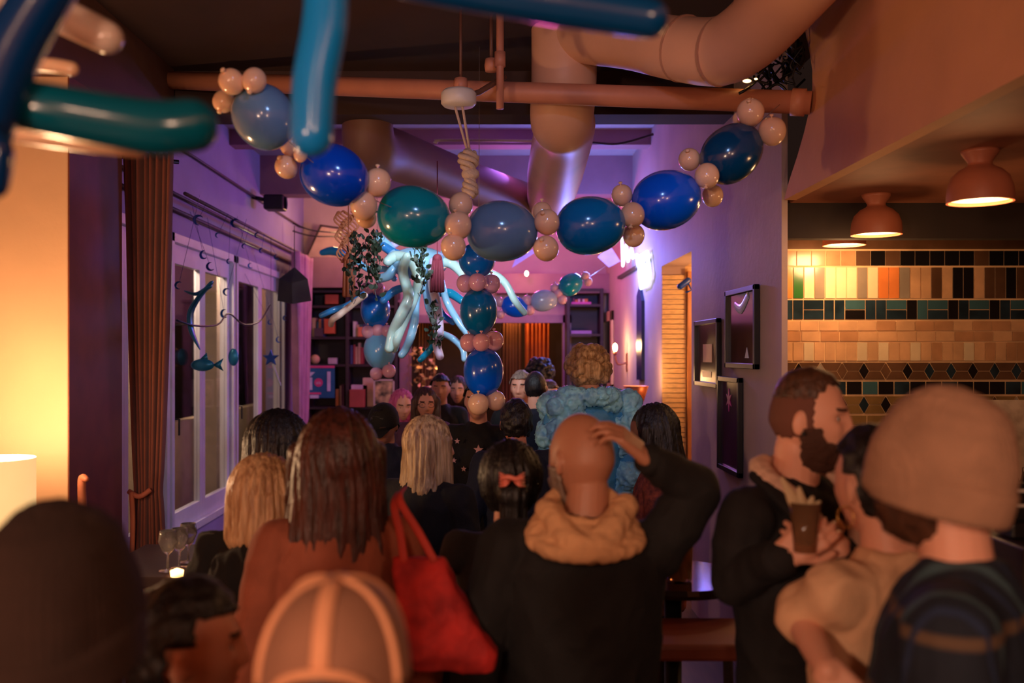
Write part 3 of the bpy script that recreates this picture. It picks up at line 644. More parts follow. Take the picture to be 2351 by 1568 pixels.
tube([P(-30, 290, 1.6), P(120, 312, 1.6), P(220, 328, 1.6), P(320, 345, 1.6)], [0.020, 0.02, 0.018, 0.013], blush, 'long blush tube balloon just beneath the green-teal balloon', group=GT)
tube([P(-40, 310, 1.2), P(-12, 345, 1.2), P(-18, 420, 1.2)], [0.02, 0.022, 0.02], navyb, 'navy tube balloon curling in at the left edge', group=GT)
tube([P(-40, -10, 1.5), P(-5, 20, 1.5), P(12, -25, 1.5)], [0.02, 0.02, 0.018], milk, 'milky tube balloon bit at the extreme top left corner', group=GT)

# octopus balloon sculpture
YO = 6.35
oc = thing('octopus_balloon', 'pale blue balloon octopus with dangling tentacles behind the front garland', 'balloon sculpture', P(958, 600, YO))
def tent(pts, w, m, dy=0.0):
    q = [P(a, b, YO+dy+0.04*math.sin(i*1.7))-oc.location for i, (a, b) in enumerate(pts)]
    s = YO/F/2
    ws = [w*s*(0.85+0.15*math.sin(PI*i/(len(q)-1))) for i in range(len(q))]
    MB().sweep(q, ws, 16, sub=8, round_ends=True).build('tentacle', m, oc, smooth=True)
mint = bmat('mint_white', (190, 226, 222), sss=0.3); pale = bmat('pale_blue', (150, 205, 238), sss=0.3); lav = bmat('lavender', (214, 200, 236), sss=0.3); mid = bmat('mid_blue', (50, 130, 200), sss=0.2); aqua = bmat('aqua', (20, 140, 180), sss=0.2)
MB().ell((0, 0.12, 0.0), (0.20, 0.16, 0.11)).build('head', pale, oc, smooth=True)
for pts, wd, m, dy in [
    ([(935, 590), (925, 625), (938, 680), (922, 720), (903, 760), (893, 800)], 25, mint, -0.1), ([(962, 640), (948, 690), (930, 730), (912, 775), (905, 800)], 23, mint, -0.05),
    ([(968, 640), (955, 690), (952, 735), (944, 770), (932, 800), (922, 815)], 20, pale, 0), ([(975, 610), (978, 660), (985, 705), (998, 740)], 19, pale, 0.05),
    ([(995, 600), (992, 650), (1003, 700), (1008, 760), (1003, 790), (1010, 818)], 22, lav, -0.1), ([(1012, 640), (1025, 690), (1050, 735), (1072, 765)], 17, pale, 0),
    ([(1010, 672), (1035, 674), (1060, 690)], 22, aqua, 0.1), ([(1015, 765), (1040, 778), (1062, 800), (1066, 825)], 16, pale, 0.1),
    ([(1075, 622), (1130, 628), (1160, 650), (1182, 690), (1204, 718)], 17, mint, 0), ([(880, 690), (905, 668), (930, 660)], 20, mid, 0.1),
    ([(835, 675), (800, 700), (765, 712), (738, 724)], 15, mid, 0.1), ([(838, 678), (808, 700), (780, 722), (764, 733), (760, 745)], 16, milk, 0),
    ([(1000, 785), (985, 805), (965, 826)], 16, aqua, 0.05), ([(880, 565), (915, 585), (960, 592), (1000, 600)], 24, mid, 0.1),
    ([(890, 600), (910, 588), (945, 600), (962, 640)], 26, mint, -0.02), ([(1000, 600), (1035, 605), (1060, 625), (1075, 650)], 24, mint, 0.05),
    ([(870, 545), (895, 570), (905, 600), (895, 630), (870, 640)], 24, pale, 0.1), ([(820, 600), (850, 620), (885, 618), (905, 640)], 16, sky, 0.15),
    ([(1020, 580), (1060, 590), (1090, 610)], 22, pale, 0.2), ([(905, 560), (930, 545), (960, 560)], 24, lav, 0.15), ([(1000, 690), (1015, 720), (1040, 740)], 16, mid, 0.15)]:
    tent(pts, wd, m, dy)
tag(MB().sweep([P(740, 580, 9.5), P(762, 576, 9.5), P(785, 582, 9.5)], [0.03, 0.045, 0.04], 16, sub=5, round_ends=True).build('tube_balloon', aqua, smooth=True), 'short teal balloon lying on the upper ledge at back left', 'balloon')

# hanging plants, tassels and macrame
leafm = mat('dark_leaf', (24, 38, 26), 0.5, var=0.3)
def plant(name, label, top, length, Y, nst, spread, dens=26):
    t = thing(name, label, 'plant', P(top[0], top[1], Y))
    mbs = MB(); mbl = MB()
    for s_ in range(nst):
        p = Vector((random.uniform(-1, 1)*spread, random.uniform(-1, 1)*spread, 0)); pts = [p.copy()]; L = length*random.uniform(0.5, 1)
        for k in range(8): p = p+Vector((random.uniform(-0.02, 0.02), random.uniform(-0.02, 0.02), -L/8)); pts.append(p.copy())
        mbs.sweep(pts, 0.003, 5, sub=2)
        for k in range(dens):
            c = pts[random.randrange(len(pts)-1)].lerp(pts[random.randrange(len(pts))], 0.3)
            c = pts[min(8, int(k/dens*9))]+Vector((random.uniform(-.02, .02), random.uniform(-.02, .02), random.uniform(-.02, .02)))
            M = Euler((random.uniform(-1, 1), random.uniform(-1, 1), random.uniform(0, 6))).to_matrix(); s = random.uniform(0.016, 0.032)
            q = [c+M @ Vector(v)*s for v in [(0, 0, 0), (0.6, 0.1, 0.5), (0.5, 0, 1.2), (0, 0.1, 1.7), (-0.5, 0, 1.2), (-0.6, 0.1, 0.5)]]
            mbl.add(q, [(0, 1, 2, 3, 4, 5)])
    mbs.build('stem', leafm, t, smooth=True); o = mbl.build('foliage', leafm, t); o['kind'] = 'stuff'
    return t
plant('trailing_plant', 'dark trailing ivy hanging left of the octopus tentacles', (848, 545), 0.42, 6.0, 9, 0.09)
plant('trailing_plant', 'dark trailing ivy strand hanging below the teal balloon', (965, 555), 0.42, 5.9, 4, 0.03, 18)
plant('trailing_plant', 'lower ivy strand hanging amid the tentacles', (992, 700), 0.5, 6.1, 3, 0.03, 14)
def tassel(px, y0, y1, Y, r0, r1, m, label, mac=False):
    t = thing('tassel', label, 'tassel', P(px, y0, Y)); L = (y1-y0)/F*Y; mb = MB()
    for k in range(46):
        a = random.uniform(0, 2*PI); q = math.sqrt(random.random())
        mb.sweep([(r0*q*math.cos(a), r0*q*math.sin(a), 0), (r1*q*math.cos(a)*0.9, r1*q*math.sin(a)*0.9, -L*0.4), (r1*q*math.cos(a), r1*q*math.sin(a), -L*random.uniform(0.95, 1.0))], 0.006, 6)
    mb.ell((0, 0, -0.01), (r0*1.2, r0*1.2, 0.03)); mb.build('fringe', m, t, smooth=True)
    MB().sweep([(0, 0, 0), (0, 0, 0.6)], 0.004, 6).build('cord', m, t)
    return t
tassel(1004, 590, 672, 6.0, 0.025, 0.042, mat('maroon_cord', (96, 20, 40), 0.8), 'dark maroon tassel hanging before the octopus tentacles')
tassel(800, 590, 683, 6.6, 0.03, 0.045, mat('rust_cord', (140, 72, 44), 0.8), 'rust-brown tassel hanging at the octopus left side')
mc = MB(); c0 = P(795, 540, 6.7)
for k in range(5):
    for s_ in (-1, 1):
        pts = []
        for i in range(25):
            t_ = i/24; pts.append(c0+Vector((s_*0.07*math.sin(t_*PI*3+k*0.6)*(1-0.4*t_)+0.01*k-0.02, 0.015*k, 0.17-0.36*t_)))
        mc.sweep(pts, 0.006, 6)
tag(mc.build('macrame_knot', mat('tan_rope', (190, 120, 84), 0.85), smooth=True), 'tan knotted macrame rope hanging above the rust-brown tassel', 'macrame')

# ------------------------------------------------------------------ back wall furniture
YS = 11.8
def SX(px): return (px-VX)/F*YS
def SZ(py): return HC-(py-VY)/F*YS
shelfm = mat('shelf_wood', (50, 30, 40), 0.55, var=0.2, stretch=(1, 1, 6))
def bookcase(label, x0, x1, ups, shelves, z1):
    t = thing('bookcase', label, 'bookcase', ((x0+x1)/2, 12.0, 0)); L = t.location
    MB().box((x0-L.x, 0.16, 0), (x1-L.x, 0.19, z1)).build('back_panel', shelfm, t)
    for u in ups: MB().box((u-0.02-L.x, -0.2, 0), (u+0.02-L.x, 0.16, z1)).build('upright', shelfm, t, bevel=0.003)
    for z in shelves: MB().box((x0+0.02-L.x, -0.19, z-0.02), (x1-0.02-L.x, 0.16, z+0.01)).build('shelf', shelfm, t)
shl = [SZ(703), SZ(775), SZ(838), SZ(936), SZ(1030), 0.1, SZ(668)]
bookcase('tall dark bookcase at the back left behind the curtain', SX(703), SX(912), [SX(706), SX(797), SX(909)], shl, SZ(664))
bookcase('narrow dark bookcase at the back right beside the doorway', SX(1302), SX(1385), [SX(1305), SX(1382)], [SZ(700), SZ(768), SZ(850), SZ(940), 0.1, SZ(664)], SZ(662))
tag(MB().box((SX(916), 11.85, 0), (SX(936), 12.14, SZ(690))).box((SX(913), 11.83, SZ(694)), (SX(939), 12.15, SZ(688))).build('pilaster', mauve, bevel=0.004), 'mauve post between the left bookcase and the doorway', 'post')
bookc = [(150, 60, 60), (180, 150, 120), (60, 60, 110), (200, 190, 190), (90, 40, 70), (190, 120, 60), (40, 80, 90)]
cnt = 0
ordn = ['first', 'second', 'third', 'fourth', 'fifth', 'sixth', 'seventh', 'eighth', 'ninth', 'tenth', 'eleventh', 'twelfth']
def books(x0, x1, z, hmax, where, grp):
    x = x0; i = 0
    while x < x1 and i < 12:
        w_ = random.uniform(0.022, 0.045); h = hmax*random.uniform(0.7, 1); c = random.choice(bookc)
        o = MB().cbox((0, 0, h/2), (w_, 0.16, h)).build('book', mat('book_%d_%d_%d' % c, c, 0.6), loc=(x, 11.95, z+0.012), bevel=0.002)
        tag(o, 'upright book, %s from the left %s' % (ordn[i], where), 'book', grp); x += w_+0.004; i += 1
books(SX(812), SX(850), SZ(775), 0.2, 'on the orange-lit shelf of the left bookcase', 'books on the orange-lit shelf')
books(SX(772), SX(792), SZ(936), 0.3, 'beside the poster on the left bookcase', 'books beside the poster')
books(SX(712), SX(740), SZ(775), 0.24, 'on the upper shelf near the curtain', 'books on the upper shelf near the curtain')
books(SX(805), SX(835), SZ(838), 0.27, 'on the middle shelf of the left bookcase', 'books on the middle shelf')
books(SX(1310), SX(1352), SZ(700), 0.08, 'on the top shelf of the right bookcase', 'books on the top right shelf')
for i, (px, py, w_, h, c, lab) in enumerate([
    (755, 748, 24, 34, (190, 90, 50), 'small orange ornament box on the shelf by the curtain'), (760, 675, 30, 22, (170, 80, 50), 'reddish box on the top shelf by the curtain'),
    (745, 848, 22, 0, (0, 0, 0), ''), (824, 885, 38, 50, (200, 180, 196), 'pale lilac box stacked at the back of the left bookcase'), (845, 900, 26, 66, (205, 180, 150), 'tall cream box right of the lilac box'),
    (822, 922, 34, 40, (168, 76, 64), 'red-speckled box under the lilac box'), (1335, 766, 48, 14, (150, 120, 190), 'pale lilac case on the right bookcase'), (1335, 700, 46, 8, (190, 90, 170), 'flat pink box on the right bookcase'),
    (835, 762, 28, 22, (210, 120, 80), 'small orange box beside the pink balloons'), (762, 822, 20, 14, (190, 170, 180), 'small white box above the poster'), (1330, 812, 46, 22, (200, 90, 160), 'pink tray on the lower right shelf'),
    (730, 780, 20, 20, (80, 60, 70), 'dim little box behind the curtain edge')]):
    if not lab: continue
    o = MB().cbox((0, 0, h/F*YS/2), (w_/F*YS, 0.14, h/F*YS)).build('storage_box', mat('boxc%d' % i, c, 0.6), loc=(SX(px), 11.76 if i in (5,) else 11.9, SZ(py)-h/F*YS/2), bevel=0.004)
    zz = min(shl+[SZ(850), SZ(768), SZ(700)], key=lambda z: abs(z-(SZ(py)-h/F*YS/2))); o.location.z = zz+0.012
    tag(o, lab, 'box')
o = MB().ell((0, 0, 0), (0.06, 0.05, 0.06)).build('round_ornament', mat('tan_ball', (200, 150, 120), 0.5), smooth=True, loc=(SX(720), 11.9, SZ(838)+0.07)); tag(o, 'round tan ornament above the poster', 'ornament')
# poster with its lettering
def text(body, size, loc, m, parent, name='lettering', ext=0.002, rz=0.0, sx=1.0, rx=PI/2):
    c = bpy.data.curves.new('t', 'FONT'); c.body = body; c.size = size; c.extrude = ext; c.align_x = 'CENTER'; c.align_y = 'CENTER'; c.offset = size*0.012
    t_ = bpy.data.objects.new('t', c); COL.objects.link(t_); dg = bpy.context.evaluated_depsgraph_get(); dg.update()
    me = bpy.data.meshes.new_from_object(t_.evaluated_get(dg)); bpy.data.objects.remove(t_)
    me.materials.clear(); me.materials.append(m); o = bpy.data.objects.new(name, me); COL.objects.link(o); o.parent = parent
    o.location = loc; o.rotation_euler = (rx, 0, rz); o.scale = (sx, 1, 1); return o
po = thing('poster', 'teal poster with a big pale 1 and pink bands on the left bookcase', 'poster', (SX(737), 11.74, SZ(876)))
pw, ph_ = 66/F*YS, 74/F*YS
MB().cbox((0, 0.01, 0), (pw, 0.012, ph_)).build('board', mat('poster_teal', (30, 100, 140), 0.6), po)
pk = mat('poster_pink', (220, 70, 130), 0.6); pw_ = mat('poster_white', (214, 204, 226), 0.6)
MB().cbox((0, 0, ph_*0.46), (pw, 0.004, ph_*0.07)).cbox((-pw*0.22, 0, -ph_*0.36), (pw*0.5, 0.004, ph_*0.06)).build('band', pk, po)
text('1', 0.34, (pw*0.3, 0, -0.01), pw_, po, sx=1.0); text('í', 0.32, (-pw*0.34, 0, 0.0), pw_, po, sx=1.3)
MB().lathe([(0, 0), (0.052, 0), (0.052, 0.004), (0, 0.004)], 28, M=Matrix.Rotation(PI/2, 4, 'X'), c=(-0.02, 0.002, -0.01)).build('badge', pk, po)
text('a/a', 0.05, (-0.02, -0.004, -0.012), pw_, po)
MB().cbox((-pw*0.2, 0, -ph_*0.46), (pw*0.3, 0.004, ph_*0.1)).build('caption_block', pw_, po)
pf = thing('photo_frame', 'framed picture with pale border standing at the back by the doorway', 'picture', (SX(883), 11.72, SZ(936)+0.01))
fw, fh = 48/F*YS, 64/F*YS
mb = MB(); 
for a, b in (((-fw/2, 0, 0), (fw/2, 0.02, 0.02)), ((-fw/2, 0, fh-0.02), (fw/2, 0.02, fh)), ((-fw/2, 0, 0), (-fw/2+0.02, 0.02, fh)), ((fw/2-0.02, 0, 0), (fw/2, 0.02, fh))): mb.box(a, b)
mb.build('frame', mat('pale_frame', (190, 176, 160), 0.4), pf); MB().box((-fw/2+0.02, 0.01, 0.02), (fw/2-0.02, 0.02, fh-0.02)).build('picture', mat('photo_print', (30, 26, 26), 0.3, rgb2=(220, 190, 130), scale=9), pf)
# upper ledge things at the back left
lp = thing('leaning_canvas', 'pale angled canvas leaning on the upper ledge at back left', 'picture', (P(735, 0, 12.0).x, 11.95, 3.03))
MB().prism([(-0.16, 0), (0.28, 0), (0.28, 0.36), (0.02, 0.40)], 'y', 0, 0.03).build('canvas', mat('canvas', (196, 164, 140), 0.7), lp)
MB().prism([(-0.18, 0), (-0.16, 0), (0.03, 0.41), (0.30, 0.37), (0.30, 0.39), (0.01, 0.43)], 'y', -0.01, 0.03).build('frame', darkwood, lp)
for (y0, y1, lab) in [(512, 535, 'upper string light cable above the back left ledge'), (530, 542, 'lower string light cable above the back left ledge')]:
    tag(MB().sweep([P(672, y0, 11.0), P(720, (y0+y1)/2+6, 11.1), P(800, y1, 11.3)], 0.008, 6, sub=5).build('cable', blackm, smooth=True), lab, 'cable')
# doorway: amber curtains, foil leaves
def backcur(px0, px1, lab, m):
    curtain('curtain', lab, P(px0, 0, 13.6).x, P(px1, 0, 13.6).x, 13.6, 2.35, 0.05, None, m, 1, 6, 'y', 0.03)
am = mat('amber_curtain', (214, 104, 42), 0.8)
backcur(1150, 1196, 'brown-amber curtain beyond the doorway, left one', mat('brown_amber_curtain', (140, 84, 50), 0.8)); backcur(1206, 1262, 'bright amber curtain beyond the doorway, right one', am)
backcur(958, 998, 'tan curtain beyond the doorway behind the octopus tentacles', mat('tan_curtain', (170, 110, 70), 0.8))
lf = MB()
for k in range(90):
    c = P(random.uniform(944, 1000), random.uniform(790, 892), 11.6+random.uniform(0, 0.3)); M = Euler([random.uniform(0, 6) for _ in range(3)]).to_matrix(); s = random.uniform(0.02, 0.05)
    lf.add([c+M @ Vector(v)*s for v in [(0, 0, 0), (0.5, 0, 0.6), (0, 0, 1.8), (-0.5, 0, 0.6)]], [(0, 1, 2, 3)])
lf.sweep([P(970, 890, 11.75), (P(970, 0, 11.75).x, 11.75, 0.02)], 0.03, 8)
lfo = lf.build('gold_foliage', mat('gold_leaf', (230, 190, 110), 0.3, 0.4)); tag(lfo, 'glittering gold leafy plant by the doorway', 'plant', kind='stuff')
lamp('leaf_lamp', (P(975, 0, 11.3).x, 11.2, 2.35), 2.5, AMBER, 0.04)
bk = MB().ell((0, 0, 0), (0.022, 0.022, 0.03)).build('bare_bulb', mat('warm_bulb', (255, 230, 190), 0.4, emit=(255, 210, 150), estr=30), smooth=True, loc=P(1209, 628, 11.6)); tag(bk, 'single bright bulb under the header above the back garland', 'bulb')
lamp('bulb_light', P(1209, 632, 11.5), 3, AMBER, 0.03)
# pennants hanging in the pink light
pnm = mat('pink_pennant', (226, 170, 200), 0.7)
for (pts, lab) in [([(1185, 590), (1222, 572), (1228, 580), (1175, 615)], 'pink paper pennant left, under the grey balloon'), ([(1372, 590), (1400, 562), (1424, 600), (1398, 614)], 'pale pink pennant hanging right beneath the blue-teal balloon'), ([(1095, 600), (1112, 600), (1135, 640), (1126, 648)], 'slim pink streamer right of the upper blue balloon')]:
    q = [P(a, b, 10.0) for a, b in pts]; tag(MB().prism([(v.x, v.z) for v in q], 'y', 10.0, 10.01).build('pennant', pnm), lab, 'pennant')

# ------------------------------------------------------------------ right wall: neon, sconce, torch bowl, pictures
def wallY(px): return XR*F/(px-VX)
neon = mat('neon_tube', (255, 255, 255), 0.3, emit=(205, 228, 250), estr=2.2)
ne = thing('neon_sign', 'zigzag white-blue neon sign glowing on the far right wall', 'neon sign', (XR-0.04, 9.8, 2.75))
def W(px, py, off=0.04):
    Y = wallY(px)*(XR-off)/XR; return P(px, py, Y)
pts = [W(1428, 545), W(1430, 610), W(1438, 562), W(1442, 600), W(1450, 570), W(1453, 592), W(1462, 585), W(1466, 610), W(1470, 588), W(1486, 578), W(1492, 630), W(1484, 655), W(1472, 662), W(1468, 615)]
mb = MB(); mb.sweep([p-ne.location for p in pts], 0.016, 10)
mb.sweep([p-ne.location for p in [W(1472, 600), W(1488, 590), W(1490, 640), W(1474, 650), W(1476, 600)]], 0.02, 10)
mb.sweep([p-ne.location for p in [W(1478, 592), W(1482, 650)]], 0.022, 10)
mb.build('tube', neon, ne, smooth=True)
MB().box((0.0, -1.05, -0.06), (0.04, 1.0, -0.03)).build('backing_rail', blackm, ne)
lamp('neon_light', (XR-0.16, 9.45, 2.72), 5, (0.42, 0.62, 1.0), 0.1)
nar = mat('dark_blue_panel', (26, 34, 70), 0.3)
yA, yB = wallY(1480), wallY(1468)
tag(MB().prism([(yA, P(0, 872, yA).z), (yB, P(0, 872, yB).z), (yB, P(0, 680, yB).z), ((yA+yB)/2, P(0, 655, yA).z), (yA, P(0, 690, yA).z)], 'x', XR-0.03, XR).build('wall_pennant', nar), 'narrow dark blue pointed hanging on the wall below the neon sign', 'hanging')
sc = thing('wall_sconce', 'warm candle-style wall sconce glowing on the far right wall', 'wall lamp', W(1440, 832, 0.0))
MB().sweep([(0, 0, 0), (-0.1, 0, -0.02), (-0.13, 0, 0.08)], 0.01, 8, sub=4).lathe([(0.0, 0.08), (0.02, 0.08), (0.02, 0.12), (0, 0.12)], 12, c=(-0.13, 0, 0)).build('arm', mat('copper', (180, 110, 80), 0.35, 0.7), sc, smooth=True)
MB().ell((-0.13, 0, 0.16), (0.025, 0.025, 0.045)).build('bulb', mat('flame_bulb', (255, 230, 180), 0.4, emit=(255, 205, 130), estr=25), sc, smooth=True)
MB().box((-0.01, -0.04, -0.1), (0, 0.04, 0.1)).build('back_plate', mat('copper', (180, 110, 80)), sc)
lamp('sconce_light', sc.location+Vector((-0.22, 0, 0.18)), 9, AMBER, 0.04)
tr = thing('torch_lamp', 'copper bowl floor lamp with bright rim beneath the neon sign', 'floor lamp', (XR-0.28, P(1460, 0, 8.1).y, 0))
tr.location.x = P(1460, 0, 8.1).x; bz = P(0, 886, 8.1).z
MB().lathe([(0.005, bz-0.22), (0.03, bz-0.2), (0.07, bz-0.12), (0.108, bz), (0.100, bz), (0.06, bz-0.11), (0.0, bz-0.19)], 36).build('bowl', mat('copper', (180, 110, 80)), tr, smooth=True)
MB().lathe([(0.0, bz-0.012), (0.098, bz-0.012)], 30).build('diffuser', mat('torch_glow', (255, 220, 170), 0.5, emit=(255, 200, 130), estr=4), tr)
MB().sweep([(0, 0, 0.02), (0, 0, bz-0.2)], 0.012, 10).lathe([(0, 0), (0.14, 0), (0.14, 0.02), (0, 0.025)], 28).build('pole', blackm, tr, smooth=True)
lamp('torch_light', (tr.location.x, tr.location.y, bz+0.06), 7, AMBER, 0.06)
def wallframe(px0, px1, py0, py1, name, label, fm, pmats, bw_=0.03, depth=0.03):
    """frame lying on the right wall, px0..px1 = near/far edges in the photo; py at its near edge"""
    ya, yb = wallY(px1), wallY(px0); zt, zb = P(0, py0, ya).z, P(0, py1, ya).z
    t = thing(name, label, 'picture', (XR-0.005, (ya+yb)/2, (zt+zb)/2)); h = (zt-zb)/2; w_ = (yb-ya)/2
    mb = MB(); mb.box((-depth, -w_, -h), (0, w_, -h+bw_)); mb.box((-depth, -w_, h-bw_), (0, w_, h)); mb.box((-depth, -w_, -h), (0, -w_+bw_, h)); mb.box((-depth, w_-bw_, -h), (0, w_, h))
    mb.build('frame', fm, t, bevel=0.003); MB().box((-0.012, -w_+bw_, -h+bw_), (-0.004, w_-bw_, h-bw_)).build('print', pmats[0], t)
    return t, w_, h
gmix = mat('night_print', (34, 22, 34), 0.12, rgb2=(66, 36, 40), scale=5, coat=1)
t, w_, h = wallframe(1676, 1746, 652, 848, 'picture_frame', 'largest black-framed picture, dark with a pale streak at the top', blackm, [gmix])
MB().sweep([(-0.014, 0.14, h-0.09), (-0.014, 0.0, h-0.12), (-0.014, -0.15, h-0.05)], [0.02, 0.03, 0.025], 10, sub=4, flat=0.2, up=(1, 0, 0)).build('pale_streak', mat('print_white', (200, 210, 226), 0.3), t)
MB().prism([(-0.16, -h+0.06), (-0.08, -h+0.06), (-0.12, -h+0.12)], 'x', -0.014, -0.011).build('white_sail', mat('print_white', (200, 210, 226)), t)
t, w_, h = wallframe(1604, 1658, 730, 892, 'picture_frame', 'black-framed picture with a bright cream patch, left of the largest', blackm, [mat('brown_print', (92, 70, 66), 0.2, rgb2=(60, 44, 50), scale=4, coat=0.5)])
MB().box((-0.014, -0.14, -0.06), (-0.011, 0.12, 0.06)).box((-0.014, -0.12, -0.16), (-0.011, 0.14, -0.12)).build('cream_patch', mat('print_cream', (240, 190, 140), 0.4), t)
MB().box((-0.014, -w_+0.03, -h+0.03), (-0.011, w_-0.03, -0.2)).build('violet_band', mat('print_violet', (70, 44, 80), 0.4), t)
t, w_, h = wallframe(1658, 1708, 868, 1098, 'picture_frame', 'lowest black-framed picture, purple with a pink flare', blackm, [mat('purple_print', (56, 26, 62), 0.2, rgb2=(84, 40, 84), scale=4, coat=0.6)])
MB().prism(star(0.07, 6, 0.35), 'x', -0.015, -0.012).build('pink_flare', mat('print_pink', (206, 70, 150), 0.4), t, loc=(0, 0.02, h-0.14))
t, w_, h = wallframe(1388, 1410, 712, 905, 'mirror', 'tall slim cream-framed mirror at the far end of the right wall', mat('cream_frame', (230, 190, 140), 0.4), [mat('mirror_dark', (60, 40, 40), 0.1, 0.6)], 0.12)
t['category'] = 'mirror'
t = thing('blue_object', 'small blue spotlight on the trim at the top of the recess', 'spotlight', P(1574, 655, 7.9))  # small blue object, a short rounded rod with a bent bar
MB().sweep([(-0.045, 0, -0.01), (0.02, 0, 0.04)], 0.026, 14, round_ends=True).build('can', mat('blue_can', (10, 60, 150), 0.3), t, smooth=True)
MB().sweep([(0.02, 0, 0.02), (0.05, 0, -0.04), (0.0, 0, -0.06)], 0.008, 8).build('bracket', mat('blue_can', (10, 60, 150)), t, smooth=True)

# ------------------------------------------------------------------ people
SKIN = {'warm': mat('skin_warm', (216, 142, 112), 0.5, var=0.06, sss=0.15), 'light': mat('skin_light', (232, 168, 140), 0.5, var=0.05, sss=0.15), 'dark': mat('skin_dark', (110, 68, 52), 0.45, var=0.06), 'tan': mat('skin_tan', (186, 128, 100), 0.5, var=0.06, sss=0.15)}
eyem = mat('eye_white', (220, 214, 205), 0.2); irism = mat('iris', (60, 40, 30), 0.15); browm = mat('brow_hair', (60, 38, 28), 0.8)
def hairm(name, a, b): return mat('hair_'+name, a, 0.45, rgb2=b, scale=22, stretch=(3, 3, 0.35), bump=0.5, bscale=60)
H = {'darkbrown': hairm('darkbrown', (34, 20, 16), (62, 34, 26)), 'auburn': hairm('auburn', (44, 22, 18), (88, 42, 32)), 'black': hairm('black', (16, 13, 14), (32, 26, 26)), 'blonde': hairm('blonde', (132, 96, 66), (216, 182, 134)),
     'sandy': hairm('sandy', (168, 124, 88), (226, 184, 138)), 'brown': hairm('brown', (58, 36, 26), (92, 58, 40)), 'wig': hairm('wig', (150, 116, 84), (226, 190, 150)), 'grey': hairm('grey', (110, 92, 82), (160, 140, 124))}
def cloth(name, rgb, rough=0.85, **k): return mat('cloth_'+name, rgb, rough, var=k.pop('var', 0.12), scale=k.pop('scale', 12), bump=0.25, bscale=k.pop('bscale', 180), **k)
black = cloth('black', (20, 17, 18)); black2 = cloth('black_denim', (26, 22, 24)); navyc = cloth('navy', (22, 26, 46)); jeans = cloth('jeans', (34, 38, 56)); rust = cloth('rust', (156, 84, 60)); creamc = cloth('cream', (226, 178, 138)); sherpa = cloth('sherpa', (222, 180, 156), 0.95, bscale=90)
charcoal = cloth('charcoal', (54, 50, 50)); maroonc = cloth('maroon', (70, 22, 40)); hoodc = cloth('hood_cream', (216, 164, 118), 0.95); wool = cloth('tan_wool', (164, 124, 98), 0.95, bscale=140); darkwool = cloth('brown_wool', (50, 30, 22), 0.95, bscale=140)
plum = cloth('plum', (70, 40, 76)); shoem = mat('shoe_leather', (26, 22, 20), 0.4)
def plaid():
    m = cloth('plaid', (18, 26, 40)); nt = m.node_tree; b = nt.nodes['Principled BSDF']; tc = nt.nodes.new('ShaderNodeTexCoord'); last = None
    base = nt.nodes['Color Ramp'].outputs[0]
    for (axis, sc, colr) in (('X', 2.3, (60, 84, 92)), ('Z', 2.3, (96, 74, 56)), ('X', 4.6, (30, 44, 74))):
        wv = nt.nodes.new('ShaderNodeTexWave'); wv.bands_direction = axis; wv.inputs['Scale'].default_value = sc; wv.inputs['Distortion'].default_value = 0.12
        nt.links.new(tc.outputs['Object'], wv.inputs['Vector']); rp = nt.nodes.new('ShaderNodeValToRGB'); rp.color_ramp.elements[0].position = 0.93; rp.color_ramp.elements[1].position = 0.99
        mx = nt.nodes.new('ShaderNodeMixRGB'); nt.links.new(wv.outputs['Fac'], rp.inputs[0]); nt.links.new(rp.outputs[0], mx.inputs[0]); nt.links.new(base, mx.inputs[1]); mx.inputs[2].default_value = lin(colr)+(1,); base = mx.outputs[0]
    nt.links.new(base, b.inputs['Base Color']); return m
plaidm = plaid()

def _ico():
    bm = bmesh.new(); bmesh.ops.create_icosphere(bm, subdivisions=5, radius=1.0); bm.verts.ensure_lookup_table()
    v = np.array([x.co[:] for x in bm.verts]); f = [tuple(q.index for q in x.verts) for x in bm.faces]; bm.free(); return v, f
ICO_V, ICO_F = _ico()
def head_verts():
    u = ICO_V.copy(); x, y, z = u[:, 0]*0.076, u[:, 1]*0.098, u[:, 2]*0.118
    t = np.clip(-u[:, 2]-0.05, 0, 1)
    x = x*(1-0.30*t**1.1); y = np.where(u[:, 1] < 0, y*(1-0.42*t), y*(1-0.05*t)); y = y+0.014*t*(u[:, 1] > 0)*u[:, 1]
    x = x*(1-0.05*np.clip(u[:, 1], 0, 1)); y = np.where(u[:, 1] > 0.75, 0.098*0.75+(y-0.0735)*0.75, y)
    fr = np.clip(u[:, 1]*1.6, 0, 1); g = lambda a, b: np.exp(-(a/b)**2)
    nz = np.clip((0.018-z)/0.05, 0, 1)*(z > -0.045)*np.clip((z+0.045)/0.012, 0, 1)
    nz = np.where(z > 0.018, 0, nz); y = y+fr*(0.024*nz*g(x, 0.011)+0.008*nz*g(np.abs(x)-0.013, 0.008)*(z < -0.015)+0.006*g(x, 0.009)*g(z-0.012, 0.02))
    y = y-fr*0.011*g(np.abs(x)-0.032, 0.016)*g(z-0.006, 0.013); y = y+fr*0.006*g(z-0.028, 0.010)*g(np.abs(x)-0.028, 0.024)
    y = y+fr*(0.007*g(x, 0.024)*g(z+0.060, 0.005)+0.007*g(x, 0.022)*g(z+0.071, 0.006)-0.006*g(x, 0.024)*g(z+0.0655, 0.0025)+0.007*g(x, 0.02)*g(z+0.096, 0.013)-0.004*g(z+0.082, 0.006)*g(x, 0.02))
    y = y+fr*0.004*g(np.abs(x)-0.046, 0.016)*g(z+0.022, 0.018)
    return np.stack([x, y, z], 1)
HV = head_verts()
def fbm(p, sc, oct_=2):
    return sum(noise.noise(Vector(p)*sc*(2**i))/(2**i) for i in range(oct_))
